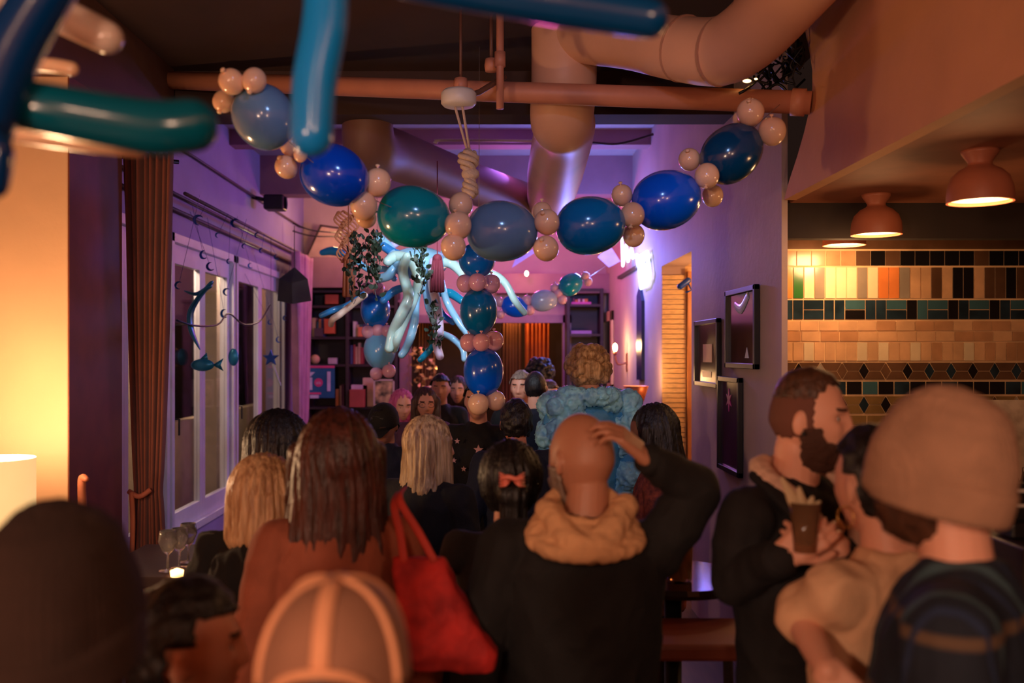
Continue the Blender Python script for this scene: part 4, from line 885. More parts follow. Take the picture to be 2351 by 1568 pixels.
def folds(amp, sc=9.0, seed=0):
    def d(a, n):
        for i in range(len(a)):
            p = a[i]; k = noise.noise(Vector((p[0]*sc+seed, p[1]*sc, p[2]*sc*0.8)))+0.5*noise.noise(Vector((p[0]*sc*2.3, p[1]*sc*2.3+seed, p[2]*sc*1.6)))
            a[i] = p+n[i]*amp*(1-2*abs(k))
        return a
    return d
def strands(amp, k=34, zf=5.0, c=(0, 0)):
    def d(a, n):
        for i in range(len(a)):
            p = a[i]; az = math.atan2(p[1]-c[1], p[0]-c[0])+0.25*noise.noise(Vector((p[0]*4, p[1]*4, p[2]*5)))
            q = noise.noise(Vector((math.cos(az)*k*0.22, math.sin(az)*k*0.22, p[2]*zf)))+0.6*noise.noise(Vector((math.cos(az)*k*0.5, math.sin(az)*k*0.5, p[2]*zf*1.5)))
            a[i] = p+n[i]*amp*q
        return a
    return d
def hand(mb, wr, d, n, side, curl=0.5, s=1.0, spread=0.0):
    wr, d, n = Vector(wr), Vector(d).normalized(), Vector(n).normalized(); n = (n-d*n.dot(d)).normalized(); b = d.cross(n)*side
    off = [0.030, 0.010, -0.010, -0.029]; L = [0.072, 0.080, 0.075, 0.058]
    for i in range(4):
        kn = wr+(d*(0.088-0.004*abs(i-1))+b*off[i])*s
        mb.cap(wr+b*off[i]*0.55*s, 0.017*s, kn, 0.0115*s, 10)
        p = kn; dd = (d+b*(off[i]*spread*8)).normalized(); ang = 0; r = 0.0088*s
        for k, fr_ in enumerate((0.45, 0.30, 0.25)):
            ang += curl*(0.75+0.12*i) if k else curl*0.6*(1+0.1*i)
            q = p+(dd*math.cos(ang)+n*math.sin(ang))*L[i]*fr_*s; mb.cap(p, r, q, r*0.9, 10); p = q; r *= 0.9
    th = wr+(d*0.028+b*0.026)*s; t1 = th+(d*0.55+b*0.62+n*0.35).normalized()*0.038*s; t2 = t1+(d*0.85+b*0.1+n*0.5).normalized()*0.032*s
    mb.cap(wr+d*0.01*s+b*0.012*s, 0.015*s, th, 0.015*s, 10).cap(th, 0.0135*s, t1, 0.0105*s, 10).cap(t1, 0.0105*s, t2, 0.0085*s, 10)

def person(label, px, top, Y, yaw=0, skin='warm', top_m=None, bot_m=None, hair=None, hm=None, head_yaw=0, pitch=0, roll=0, arms=None, build=1.0, sleeve='long', vox=0.006, hair_over=0.02,
           face=True, beard=None, hat=None, hatm=None, folda=0.007, grp=None, hairlen=0.35, glasses=False, open_neck=True, coat_len=0.46, headx=0.0, heady=0.0, hs=1.0):
    x = (px-VX)/F*Y; ztop = HC-(top-VY)/F*Y; h = ztop-hair_over; s = h/1.74*1.0; B = build
    t = thing('person', label, 'person', (x, Y, 0), math.radians(yaw), grp)
    RZ = Matrix.Rotation(math.radians(yaw), 3, 'Z').inverted()
    def L(p): q = RZ @ (Vector(p)-Vector((x, Y, 0))); return q
    sh = {k: Vector((sg*0.165*B*s, -0.01, 0.808*h)) for k, sg in (('l', -1), ('r', 1))}
    A = {}
    for k, sg in (('l', -1), ('r', 1)):
        if arms and k in arms:
            e, w_, hd, hn, cu = arms[k]
            e = L(e) if len(e) == 3 else e; w_ = L(w_); hd = RZ @ Vector(hd); hn = RZ @ Vector(hn); A[k] = (Vector(e), Vector(w_), hd, hn, cu)
        else: A[k] = (Vector((sg*0.235*B*s, -0.02, 0.635*h)), Vector((sg*0.245*B*s, 0.05, 0.495*h)), Vector((0, 0.15, -1)), Vector((-sg, 0, 0)), 0.35)
    hc = Vector((headx, 0.025+heady, h-0.118*hs)); HM = Matrix.Translation(hc) @ Euler((math.radians(pitch), math.radians(roll), 0)).to_matrix().to_4x4()
    HM = Matrix.Translation(hc) @ Matrix.Rotation(math.radians(head_yaw), 4, 'Z') @ Matrix.Rotation(math.radians(pitch), 4, 'X') @ Matrix.Rotation(math.radians(roll), 4, 'Y') @ Matrix.Scale(hs, 4)
    # ---- body: one skin from crown to ankles
    mb = MB()
    mb.add([HM @ Vector(v) for v in HV], ICO_F)
    for sg in (-1, 1):
        c = HM @ Vector((sg*0.077, -0.010, -0.006)); n0 = len(mb.v); mb.ell((0, 0, 0), (0.008, 0.019, 0.031), rot=(-0.15, 0, sg*0.35), seg=14, rings=10); mb.xf(HM.to_3x3().to_4x4(), n0)
        for i in range(n0, len(mb.v)): mb.v[i] = tuple(Vector(mb.v[i])+c)
    nb = HM @ Vector((0, -0.028, -0.075)); mb.cap((0, -0.02, 0.80*h), 0.062*s, nb, 0.054*s, 18)
    mb.loft([(0, 0, .46*h, .10*s*B, .07*s), (0, 0, .50*h, .14*s*B, .09*s), (0, 0, .60*h, .12*s*B, .085*s), (0, 0, .72*h, .145*s*B, .10*s), (0, -.01, .79*h, .15*s*B, .085*s), (0, -.015, .83*h, .09*s*B, .065*s), (0, -.015, .85*h, .05*s, .05*s)])
    for k, sg in (('l', -1), ('r', 1)):
        e, w_, hd, hn, cu = A[k]; mb.cap(sh[k], 0.048*s, e, 0.037*s).cap(e, 0.037*s, w_, 0.026*s); hand(mb, w_, hd, hn, -sg, cu, s)
        mb.cap((sg*.085*s, 0, .48*h), .07*s, (sg*.095*s, .01, .27*h), .048*s).cap((sg*.095*s, .01, .27*h), .045*s, (sg*.1*s, -.01, .05*h), .03*s).cap((sg*.1*s, -.01, .04*h), .03*s, (sg*.11*s, .12, .03*h), .025*s)
    body = mb.blob('body', SKIN[skin], vox, t, 2)
    # ---- clothing
    if top_m:
        c = MB(); g = 0.022
        c.loft([(0, 0, coat_len*h, .165*s*B, .12*s), (0, 0, .50*h, .170*s*B, .125*s), (0, 0, .60*h, .155*s*B, .12*s), (0, 0, .70*h, .175*s*B, .135*s), (0, -.01, .78*h, .175*s*B, .12*s), (0, -.015, .815*h, .145*s*B, .10*s), (0, -.018, .84*h, .085*s*B, .075*s), (0, -.018, .852*h, .066*s, .062*s)], 36)
        for k, sg in (('l', -1), ('r', 1)):
            e, w_, *_ = A[k]; c.cap(sh[k]+Vector((0, 0, -.01)), .066*s*(B**.5), e if sleeve == 'long' else sh[k].lerp(e, .8), .056*s*(B**.5) if sleeve == 'long' else .062*s)
            if sleeve == 'long': c.cap(e, .055*s*(B**.5), e.lerp(w_, .93), .038*s)
            c.cap((0, -.015, .80*h), .07*s, sh[k], .062*s)
        gar = c.blob('jacket' if sleeve == 'long' else 'shirt', top_m, max(vox, 0.007), t, 3, folds(folda, 9, x*7))
        if sleeve == 'long':
            for k in ('l', 'r'):
                e, w_, *_ = A[k]; d_ = (w_-e).normalized(); a0 = e.lerp(w_, .93); MB().sweep([a0-d_*0.02, a0+d_*0.012], [.042*s, .040*s], 20).build('cuff', top_m, gar, smooth=True)
    c = MB(); c.loft([(0, 0, .455*h, .13*s*B, .105*s), (0, 0, .50*h, .155*s*B, .115*s), (0, 0, .56*h, .15*s*B, .11*s)])
    for sg in (-1, 1): c.cap((sg*.085*s, 0, .48*h), .088*s, (sg*.1*s, .01, .27*h), .063*s).cap((sg*.1*s, .01, .27*h), .062*s, (sg*.105*s, -.01, .05*h), .052*s)
    c.blob('trousers', bot_m or black2, 0.012, t, 2)
    for sg in (-1, 1): MB().loft([(sg*.105*s, .045, 0, .045, .13), (sg*.105*s, .045, .025, .05, .135), (sg*.105*s, .03, .055, .045, .11), (sg*.105*s, -.01, .09, .038, .055)], 20).build('shoe', shoem, t, smooth=True)
    # ---- face details
    def shell(name, mask, thick, m, nz=0.0, nsc=60, par=t):
        keep = {i for i in range(len(HV)) if mask(HV[i])}; idx = {}; vs = []; fs = []
        for f in ICO_F:
            if all(i in keep for i in f):
                for i in f:
                    if i not in idx:
                        idx[i] = len(vs); p = Vector(HV[i]); nn = p.normalized(); th = thick(HV[i]) if callable(thick) else thick
                        vs.append(HM @ (p+nn*(th+nz*noise.noise(p*nsc))))
                fs.append(tuple(idx[i] for i in f))
        o = MB().add(vs, fs).build(name, m, par, smooth=True); md = o.modifiers.new('s', 'SOLIDIFY'); md.thickness = 0.006; md.offset = -1; return o
    if face:
        for sg in (-1, 1):
            e = MB().ell((0, 0, 0), (0.0125*hs,)*3, seg=16, rings=10); c_ = HM @ Vector((sg*0.031, 0.0645, 0.004)); eo = e.build('eye', eyem, t, smooth=True, loc=c_)
            q = (HM.to_3x3() @ Vector((0, 1, 0))).normalized(); MB().ell(q*0.0075*hs, (0.0065*hs,)*3, seg=12, rings=8).build('iris', irism, eo, smooth=True)
        for sg in (-1, 1): shell('eyebrow', lambda p: p[1] > 0.05 and 0.022 < p[2]-0.0 < 0.034 and 0.012 < sg*p[0] < 0.052, 0.002, beard[0] if beard else browm, 0.0015, 200)
        lip = MB()
        lip.sweep([HM @ Vector((xx, 0.086-18*xx*xx, -0.0605)) for xx in (-0.022, -0.011, 0, 0.011, 0.022)], [0.0015, 0.0032, 0.004, 0.0032, 0.0015], 8, sub=3).build('lips', mat('lip', (150, 70, 66), 0.4), t, smooth=True)
    if beard:
        shell('beard', lambda p: (p[2] < -0.045 and p[1] > -0.01 or (p[2] < -0.01 and 0.045 < abs(p[0]) and -0.012 < p[1] < 0.045)) and not (abs(p[0]) < 0.02 and -0.072 < p[2] < -0.056), lambda p: 0.003+beard[1]*min(1, max(0, (-0.03-p[2])/0.05)), beard[0], 0.006, 90)
    if glasses:
        gg = MB()
        for sg in (-1, 1): gg.sweep([HM @ Vector((sg*0.033+0.024*math.cos(a), 0.092, 0.004+0.019*math.sin(a))) for a in [i*2*PI/16 for i in range(17)]], 0.002, 6); gg.sweep([HM @ Vector((sg*0.057, 0.092, 0.006)), HM @ Vector((sg*0.08, 0.0, 0.006))], 0.002, 6)
        gg.build('glasses', blackm, t, smooth=True)
    # ---- hair
    R3 = HM.to_3x3()
    if hair in ('short', 'fade', 'buzz', 'balding'):
        tk_ = {'short': 0.014, 'fade': 0.010, 'buzz': 0.004, 'balding': 0.003}[hair]
        if hair == 'fade': shell('hair', lambda p: p[2] > 0.052-0.9*p[1]*0.0 and (p[2] > 0.066 or p[1] < 0.03) and p[2] > (0.03 if p[1] < 0.05 else 0.082), lambda p: 0.003+0.012*min(1, max(0, (p[2]-0.06)/0.04)), hm, 0.004, 90); shell('hair_fade', lambda p: (-0.045 < p[2] <= 0.078 and p[1] < 0.026), 0.0014, mat('stubble', (110, 66, 52), 0.8), 0.0)
        elif hair == 'balding': shell('hair', lambda p: (-0.06 < p[2] < 0.01 and p[1] < 0.0), 0.002, hm, 0.001)
        else: shell('hair', lambda p: p[2] > (-0.055 if p[1] < -0.03 else (0.0 if p[1] < 0.012 and abs(p[0]) > 0.04 else 0.058)) and not (abs(p[0]) > 0.06 and p[2] < 0.02 and p[1] > -0.03), tk_, hm, 0.010 if hair == 'short' else 0.001, 45)
    if hair in ('long', 'bob', 'bun', 'tied'):
        n = MB(); n.ell((0, -0.018, 0.020), (0.093, 0.104, 0.115), seg=28, rings=18)
        Ln = {'long': hairlen, 'bob': 0.15, 'bun': 0.05, 'tied': 0.06}[hair]
        if hair in ('long', 'bob'):
            w0 = 0.094 if hair == 'long' else 0.098
            rows = [(0, -0.025, 0.03, w0, 0.092), (0, -0.030, -0.05, w0+0.008, 0.088), (0, -0.035, -0.10, w0+0.014, 0.082)]
            if hair == 'long': rows += [(0, -0.05, -0.10-Ln*0.4, w0+0.028, 0.072), (0, -0.06, -0.10-Ln*0.75, w0+0.020, 0.055), (0, -0.06, -0.10-Ln, w0-0.02, 0.03)]
            else: rows += [(0, -0.035, -0.14, w0-0.006, 0.06), (0, -0.035, -0.155, w0-0.04, 0.04)]
            n.loft(list(reversed(rows)), 32)
            for sg in (-1, 1):
                n.cap((sg*0.080, 0.015, 0.03), 0.028, (sg*0.092, 0.02, -0.10 if hair == 'bob' else -0.16), 0.022)
        M2 = Matrix.Translation(hc) @ Matrix.Rotation(math.radians(head_yaw), 4, 'Z') @ Matrix.Rotation(math.radians(pitch*0.5), 4, 'X') @ Matrix.Rotation(math.radians(roll), 4, 'Y') @ Matrix.Scale(hs, 4)
        if hair in ('bun', 'tied'): n.ell((0, -0.115, -0.02 if hair == 'tied' else 0.05), (0.045, 0.035, 0.045)); n.loft([(0, -0.10, -0.26, .02, .015), (0, -0.11, -0.15, .04, .03), (0, -0.11, -0.03, .04, .035)], 16) if hair == 'tied' else None
        # open the front for the face
        n.xf(M2)
        inv = M2.inverted()
        def dd(a, nn, f=strands(0.010, 40, 4, (hc.x, hc.y))):
            a = f(a, nn)
            for i in range(len(a)):
                q = inv @ Vector(a[i])
                if q.y > 0.055 and q.z < 0.07: q.y = 0.055+(q.y-0.055)*0.15; a[i] = M2 @ q
            return a
        n.blob('hair', hm, 0.0065, t, 2, dd)
    if hair == 'curly':
        n = MB(); n.ell((0, -0.015, 0.02), (0.105, 0.115, 0.12)); rnd = random.Random(3)
        for k in range(150):
            a = rnd.uniform(0, 2*PI); zc = rnd.uniform(-0.55, 1); r_ = math.sqrt(1-min(1, abs(zc))**2); c_ = Vector((0.112*r_*math.cos(a), -0.02+0.118*r_*math.sin(a), 0.02+0.125*zc))
            if c_.y > 0.06 and c_.z < 0.06: continue
            n.ell(c_, (rnd.uniform(.016, .028),)*3, seg=10, rings=7)
        n.xf(HM); n.blob('hair', hm, 0.006, t, 1)
    if hat == 'beanie':
        n = MB(); rows = []
        for (z, k) in ((-0.062, 1.06), (-0.05, 1.13), (-0.01, 1.16), (0.03, 1.14), (0.065, 1.06), (0.10, 0.92), (0.125, 0.69), (0.140, 0.42), (0.145, 0.15)): rows.append((0, -0.004-0.006*k, z+0.004, 0.081*k, 0.103*k))
        n.loft(rows, 40)
        n.xf(Matrix.Rotation(math.radians(12), 4, 'X')); n.xf(HM)
        def rib(a, nn):
            for i in range(len(a)):
                q = HM.inverted() @ Vector(a[i]); az = math.atan2(q.y, q.x); a[i] = a[i]+nn[i]*(0.0012*math.sin(az*70)+0.006*noise.noise(Vector(q)*14))
            return a
        hb = n.blob('beanie', hatm, 0.0045, t, 2, rib)
        n = MB(); n.loft([(0, -0.018, z, 0.080*k, 0.098*k) for (z, k) in ((-0.066, 1.12), (-0.058, 1.19), (-0.012, 1.21), (0.0, 1.17))], 40); n.xf(Matrix.Rotation(math.radians(12), 4, 'X')); n.xf(HM); n.blob('fold', hatm, 0.005, hb, 2)
    if hat in ('cap', 'flatcap'):
        n = MB(); n.loft([(0, -0.012, z+0.01, 0.080*k, 0.098*k) for (z, k) in ((-0.005, 1.13), (0.02, 1.15), (0.05, 1.12), (0.08, 0.98), (0.105, 0.74), (0.122, 0.40), (0.126, 0.1))], 40); n.xf(HM); hb = n.build('cap', hatm, t, smooth=True)
        n = MB(); n.sweep([(0, 0.085, 0.012), (0, 0.12, 0.010), (0, 0.165, -0.004)], [0.075, 0.070, 0.045], 20, flat=0.06, up=(0, 0, 1), sub=3); n.xf(HM); n.build('brim', hatm, hb, smooth=True)
    return t, HM, A, h, L

AWAY = 0
# -- the row nearest the camera
pA, HMa, *_ = person('person at the lower left corner seen from behind in a dark brown beanie', 130, 1185, 1.27, 0, 'warm', darkwool, hair=None, head_yaw=-12, hat='beanie', hatm=darkwool, hair_over=0.014, face=False, vox=0.005, build=0.92, hs=1.08)
pB, *_ = person('dark-haired person at lower left with a dim reddish cheek turned right', 395, 1330, 1.72, -70, 'warm', black, hair='short', hm=H['black'], head_yaw=0, hair_over=0.01, vox=0.005)
# person in the mesh-back cap
capm = cloth('cap_mesh', (150, 104, 80)); seamm = cloth('cap_seam', (226, 158, 116)); 
pC, HMc, A_, h_, _ = person('person at bottom centre seen from behind in a tan snapback cap with pale seams', 765, 1336, 1.18, 0, 'warm', charcoal, hair='short', hm=H['brown'], hair_over=0.012, face=False, vox=0.005)
def capped(u, v, k=1.0):
    """surface of the crown: u azimuth, v 0 rim..1 top"""
    z = 0.012+0.118*math.sin(v*PI/2); r = math.cos(v*PI/2)**0.75
    return HMc @ Vector((0.094*k*r*math.cos(u), -0.012+0.112*k*r*math.sin(u), z*k-0.03*(k-1)))
vs = []; fs = []; nu, nv = 96, 26; mi = []
mb = MB(); ub = -PI/2
for j in range(nv+1):
    for i in range(nu):
        vs.append(capped(i*2*PI/nu, j/nv))
for j in range(nv):
    for i in range(nu):
        uc = (i+0.5)*2*PI/nu; dv = (uc-1.5*PI+PI) % (2*PI)-PI; v = (j+0.5)/nv
        if abs(dv)/0.62 < 1 and v < 0.18*math.sqrt(1-(dv/0.62)**2): continue
        a = j*nu+i; b = j*nu+(i+1) % nu; fs.append((a, b, b+nu, a+nu))
crown = MB().add(vs, fs).build('cap', capm, pC, smooth=True); md = crown.modifiers.new('s', 'SOLIDIFY'); md.thickness = 0.003
for du, w_ in ((-PI/2, 0.010), (-PI/2+1.05, 0.005), (-PI/2-1.05, 0.005), (PI/2, 0.006), (PI/2-1.05, 0.005), (PI/2+1.05, 0.005)):
    MB().sweep([capped(du, 0.19 if du == -PI/2 else 0.02, 1.0)]+[capped(du, v/10, 1.008) for v in range(3 if du == -PI/2 else 1, 11)], w_*1.1, 10, flat=0.35 if du == -PI/2 else 0.5, up=tuple((HMc.to_3x3() @ Vector((0, -1, 0.3)))) if abs(du) > 1.5 and du < 0 else None).build('seam', seamm, crown, smooth=True)
arc = []
for k in range(21):
    dv = -0.66+1.32*k/20; v = 0.20*math.sqrt(max(0, 1-(dv/0.66)**2)); arc.append(capped(-PI/2+dv, v, 1.008))
MB().sweep(arc, 0.006, 10).build('opening_trim', seamm, crown, smooth=True)
MB().sweep([capped(-PI/2+d, 0.0, 1.01) for d in np.linspace(-0.75, 0.75, 15)], 0.010, 8, flat=0.3, up=(0, -1, 0)).build('strap', capm, crown, smooth=True)
MB().ell(capped(0, 1.0, 1.01), (0.008, 0.008, 0.004)).build('button', seamm, crown, smooth=True)
n_ = MB(); n_.sweep([(0, 0.095, 0.012), (0, 0.13, 0.010), (0, 0.175, -0.004)], [0.078, 0.072, 0.045], 20, flat=0.06, up=(0, 0, 1), sub=3); n_.xf(HMc); n_.build('brim', capm, crown, smooth=True)
# beanie man in plaid
pT, HMt, *_ = person('bearded man at right in a tan beanie and dark plaid shirt', 2180, 904, 1.64, 62, 'light', plaidm, hair=None, hm=H['brown'], head_yaw=-2, hat='beanie', hatm=wool, hair_over=0.016, beard=(H['brown'], 0.014), vox=0.0045, build=1.12, folda=0.006, hs=1.0)
# short-haired person with a hoop earring
pS, HMs, A_, h_, Ls = person('short dark-haired person in cream T-shirt with a hoop earring, back turned', 2034, 975, 2.03, 28, 'light', creamc, hair='short', hm=H['black'], head_yaw=-8, hair_over=0.012, face=False, vox=0.005, build=1.0, sleeve='short', folda=0.010,
    arms={'l': (P(1838, 1420, 2.0), P(1900, 1540, 1.8), (0.5, -0.4, -0.6), (0, -1, 0), 0.5), 'r': (P(2175, 1345, 2.22), P(2140, 1290, 2.42), (-0.3, 0.8, 0.3), (0, 0, -1), 0.5)})
ea = HMs @ Vector((-0.084, -0.004, -0.042)); MB().sweep([ea+Vector((0.0, 0.022*math.sin(a), -0.022+0.022*math.cos(a))) @ Matrix.Identity(3) for a in [i*2*PI/20 for i in range(21)]], 0.0016, 6).build('hoop_earring', mat('gold', (220, 170, 90), 0.25, 0.9), pS, smooth=True)
# bearded man, facing right with a drink
glp = P(1848, 1215, 2.12)
pR, HMr, A_, h_, Lr = person('bearded man with cropped hair, black denim jacket and pale fleece collar, holding a drink', 1838, 843, 2.45, -146, 'light', black2, hair='fade', hm=H['brown'], head_yaw=30, hair_over=0.014, beard=(mat('beard_brown', (74, 44, 32), 0.8, bump=0.6, bscale=200), 0.012), vox=0.0035, build=1.12, folda=0.008, coat_len=0.44,
    arms={'r': (P(1690, 1330, 2.35), P(1800, 1275, 2.16), (0.55, -0.25, 0.5), (0.5, 0.7, 0.1), 0.95), 'l': (P(1960, 1360, 2.5), P(1925, 1262, 2.2), (-0.75, -0.3, 0.45), (-0.3, 0.8, 0.2), 0.95)})
c = MB()
for sg in (-1, 1): c.sweep([(sg*0.02, -0.09, .868*h_), (sg*0.08, -0.065, .866*h_), (sg*0.115, 0.005, .848*h_), (sg*0.092, 0.08, .815*h_), (sg*0.05, 0.125, .765*h_), (sg*0.03, 0.14, .70*h_)], [0.022, 0.026, 0.028, 0.028, 0.026, 0.018], 14, sub=4, round_ends=True)
c.blob('fleece_collar', sherpa, 0.006, pR, 2, folds(0.004, 30))
c = MB(); c.loft([(0, 0.055, .58*h_, .07, .085), (0, 0.062, .70*h_, .062, .088), (0, 0.055, .80*h_, .05, .06)]); c.blob('shirt_front', sherpa, 0.008, pR, 2, folds(0.005, 20))
c = MB()
for sg in (-1, 1): c.sweep([(sg*0.12, -0.03, .855*h_), (sg*0.13, 0.055, .83*h_), (sg*0.09, 0.12, .78*h_), (sg*0.06, 0.142, .73*h_)], [0.03, 0.032, 0.034, 0.012], 14, sub=4, round_ends=True, flat=0.5)
c.blob('jacket_collar', black2, 0.006, pR, 2)
btn = mat('metal_button', (200, 180, 140), 0.3, 0.8)
for sg, zf in ((-1, .80), (1, .80), (1, .74), (-1, .66), (1, .66)): MB().ell((sg*0.085, 0.150 if zf < .78 else 0.146, zf*h_), (0.007, 0.004, 0.007)).build('button', btn, pR, smooth=True)
MB().ell(HMr @ Vector((0.086, 0.0, -0.030)), (0.006, 0.006, 0.006)).ell(HMr @ Vector((-0.086, 0.0, -0.030)), (0.006, 0.006, 0.006)).build('ear_plug', blackm, pR, smooth=True)
dk = thing('cocktail_glass', 'tall glass with a pale leafy garnish held by the bearded man', 'glass', glp)
MB().lathe([(0.024, -0.05), (0.026, -0.02), (0.034, 0.06), (0.032, 0.06), (0.024, -0.03), (0.0, -0.035)], 28).build('glass', mat('tinted_glass', (150, 110, 80), 0.08, trans=0.6), dk, smooth=True)
g_ = MB()
for a, l_ in ((-0.5, 0.11), (-0.15, 0.09), (0.25, 0.07), (0.6, 0.06)): g_.sweep([(0, 0, 0), (math.sin(a)*l_*0.5, 0, l_*0.6), (math.sin(a)*l_, 0.0, l_*1.05)], [0.010, 0.014, 0.003], 8, sub=4, flat=0.3)
g_.build('garnish', mat('pale_garnish', (206, 180, 140), 0.6), dk, smooth=True)
# -- the middle row
pO, HMo, A_, h_, _ = person('bald man in black jacket and cream hood seen from behind, one hand raised', 1337, 946, 2.42, 0, 'tan', black, hair=None, head_yaw=30, hair_over=0.004, face=True, vox=0.0045, build=1.18, folda=0.008, coat_len=0.40, beard=(H['grey'], 0.012),
    arms={'r': (P(1598, 1125, 2.42), P(1482, 1048, 2.34), (-0.62, -0.1, 0.55), (-0.5, 0.3, -0.5), 0.55)})
c = MB(); zh = .868*h_
for k in range(4):
    r0 = 0.078+0.013*k; dz = -0.020*k
    c.sweep([(r0*1.12*math.cos(a), -0.03+r0*0.95*math.sin(a)-0.012*k, zh+dz+0.035*math.sin(a)-0.01*abs(math.cos(a))) for a in [i*2*PI/24 for i in range(25)]], 0.017, 10)
c.sweep([(-0.09, -0.06, zh-0.01), (-0.045, -0.135, zh-0.065), (0.0, -0.150, zh-0.085), (0.045, -0.135, zh-0.06), (0.10, -0.06, zh)], [0.03, 0.034, 0.036, 0.034, 0.03], 14, sub=4, round_ends=True)
c.blob('hood', hoodc, 0.0055, pO, 2, folds(0.005, 22))
pP, HMp, A_, h_, Lp = person('woman with tied dark hair and a pink claw clip, dark grey top, back turned', 1172, 1010, 2.85, 4, 'warm', charcoal, hair='tied', hm=H['black'], hair_over=0.016, face=False, vox=0.006, build=0.98,
    arms={'l': (P(1075, 1260, 2.85), P(1100, 1330, 3.05), (0.4, 0.7, 0), (0, 0, -1), 0.5)})
cl = thing('claw_clip', 'pink claw clip in the tied hair of the dark grey woman', 'hair clip', P(1176, 1104, 2.66))
mb = MB()
for sg in (-1, 1):
    for k in range(5): mb.sweep([(sg*0.004, 0.03, 0.0), (sg*0.018, 0.0, (k-2)*0.006), (sg*0.034, 0.03, (k-2)*0.009)], 0.004, 8, sub=3)
mb.sweep([(-0.03, 0, 0.008), (-0.01, -0.008, 0.012), (0.012, -0.006, 0.006), (0.03, 0, 0.012)], 0.007, 10, sub=3); mb.build('clip', mat('pink_plastic', (240, 130, 110), 0.35), cl, smooth=True)
pD, HMd, A_, h_, Ld = person('woman with long dark auburn hair and rust top carrying a red tote bag', 775, 934, 2.5, 12, 'light', rust, hair='long', hm=H['auburn'], hair_over=0.022, face=False, vox=0.006, build=0.98, hairlen=0.25, folda=0.006, roll=0, hs=1.18)
bag = thing('tote_bag', 'red tote bag hanging from the shoulder of the rust-topped woman', 'bag', P(1000, 1400, 2.34))
redm = cloth('red_canvas', (206, 44, 40), 0.8, rgb2=(150, 26, 28), scale=14); c = MB()
c.loft([(0.045, 0.0, -0.135, .098, .055), (0.042, 0.0, -0.10, .105, .062), (0.0, 0.0, 0.0, .085, .055), (-0.035, 0, 0.10, .066, .03), (-0.04, 0, 0.125, .06, .012)], 40, power=5.0)
c.blob('bag_body', redm, 0.005, bag, 1, folds(0.006, 14)); bg = bag.location
hdl = cloth('red_webbing', (196, 60, 48), 0.7)
for (a, b_) in (((-0.075, -0.02, 0.12), (905, 1160)), ((0.0, -0.02, 0.12), (918, 1150)), ): 
    q = P(b_[0], b_[1], 2.37)-bg; MB().sweep([a, (Vector(a)+q)/2+Vector((0.004, -0.01, 0)), q, q+Vector((0.0, 0.12, 0.015))], 0.010, 8, sub=5, flat=0.3, up=(0, 1, 0)).build('strap', hdl, bag, smooth=True)
pE, *_ = person('person with blond bob and black fluffy coat by the folding windows', 606, 1040, 3.0, -25, 'warm', cloth('black_fur', (20, 18, 20), 0.95, bscale=60), hair='bob', hm=H['sandy'], hair_over=0.022, head_yaw=-20, vox=0.007, build=1.25, folda=0.02, hs=1.12)
pF, *_ = person('woman with long straight black hair looking down beside the windows', 632, 940, 3.6, -60, 'warm', black, hair='long', hm=H['black'], hair_over=0.022, head_yaw=0, pitch=-18, vox=0.007, hairlen=0.22, hs=1.2)
pK, *_ = person('woman with long blonde hair and black off-shoulder top turned right', 982, 950, 3.9, -30, 'light', black, hair='long', hm=H['blonde'], hair_over=0.022, head_yaw=-25, vox=0.007, hairlen=0.16, build=1.05)
pQ, *_ = person('woman with long black hair by the recess looking down to the left', 1512, 924, 4.2, 75, 'dark', cloth('wine_print', (84, 32, 30), scale=40, rgb2=(150, 70, 50)), hair='long', hm=H['black'], hair_over=0.022, head_yaw=0, pitch=-22, vox=0.007, hairlen=0.2)
# -- the performer
pN, HMn, A_, h_, Ln_ = person('performer with big curly blond wig and blue ruffled tulle outfit, back turned', 1348, 785, 5.3, 15, 'light', cloth('sky_satin', (70, 150, 200), 0.4), hair='curly', hm=H['wig'], hair_over=0.045, head_yaw=20, vox=0.008, face=True, bot_m=cloth('sky_satin', (70, 150, 200)))
tul = mat('blue_tulle', (150, 220, 255), 0.4, var=0.2, scale=18, bump=0.4, bscale=40); c = MB(); rnd = random.Random(5)
def crumple(a, n):
    for i in range(len(a)): p = Vector(a[i]); a[i] = a[i]+n[i]*0.035*(0.4-abs(noise.noise(p*26)+0.5*noise.noise(p*55)))
    return a
for sg in (-1, 1):
    for k in range(10): c.ell((sg*rnd.uniform(0.10, 0.235), rnd.uniform(-0.12, 0.08), h_*rnd.uniform(.76, .85)), (rnd.uniform(.05, .09),)*3, seg=12, rings=8)
    for k in range(9): c.ell((sg*rnd.uniform(0.17, 0.26), rnd.uniform(-0.1, 0.06), h_*(.75-.03*k)), (rnd.uniform(.05, .08),)*3, seg=12, rings=8)
for k in range(14): a = k*2*PI/14; c.ell((0.13*math.cos(a), 0.12*math.sin(a)-0.02, h_*.865), (.05, .05, .045), seg=12, rings=8)
c.blob('ruffle', tul, 0.010, pN, 1, crumple)
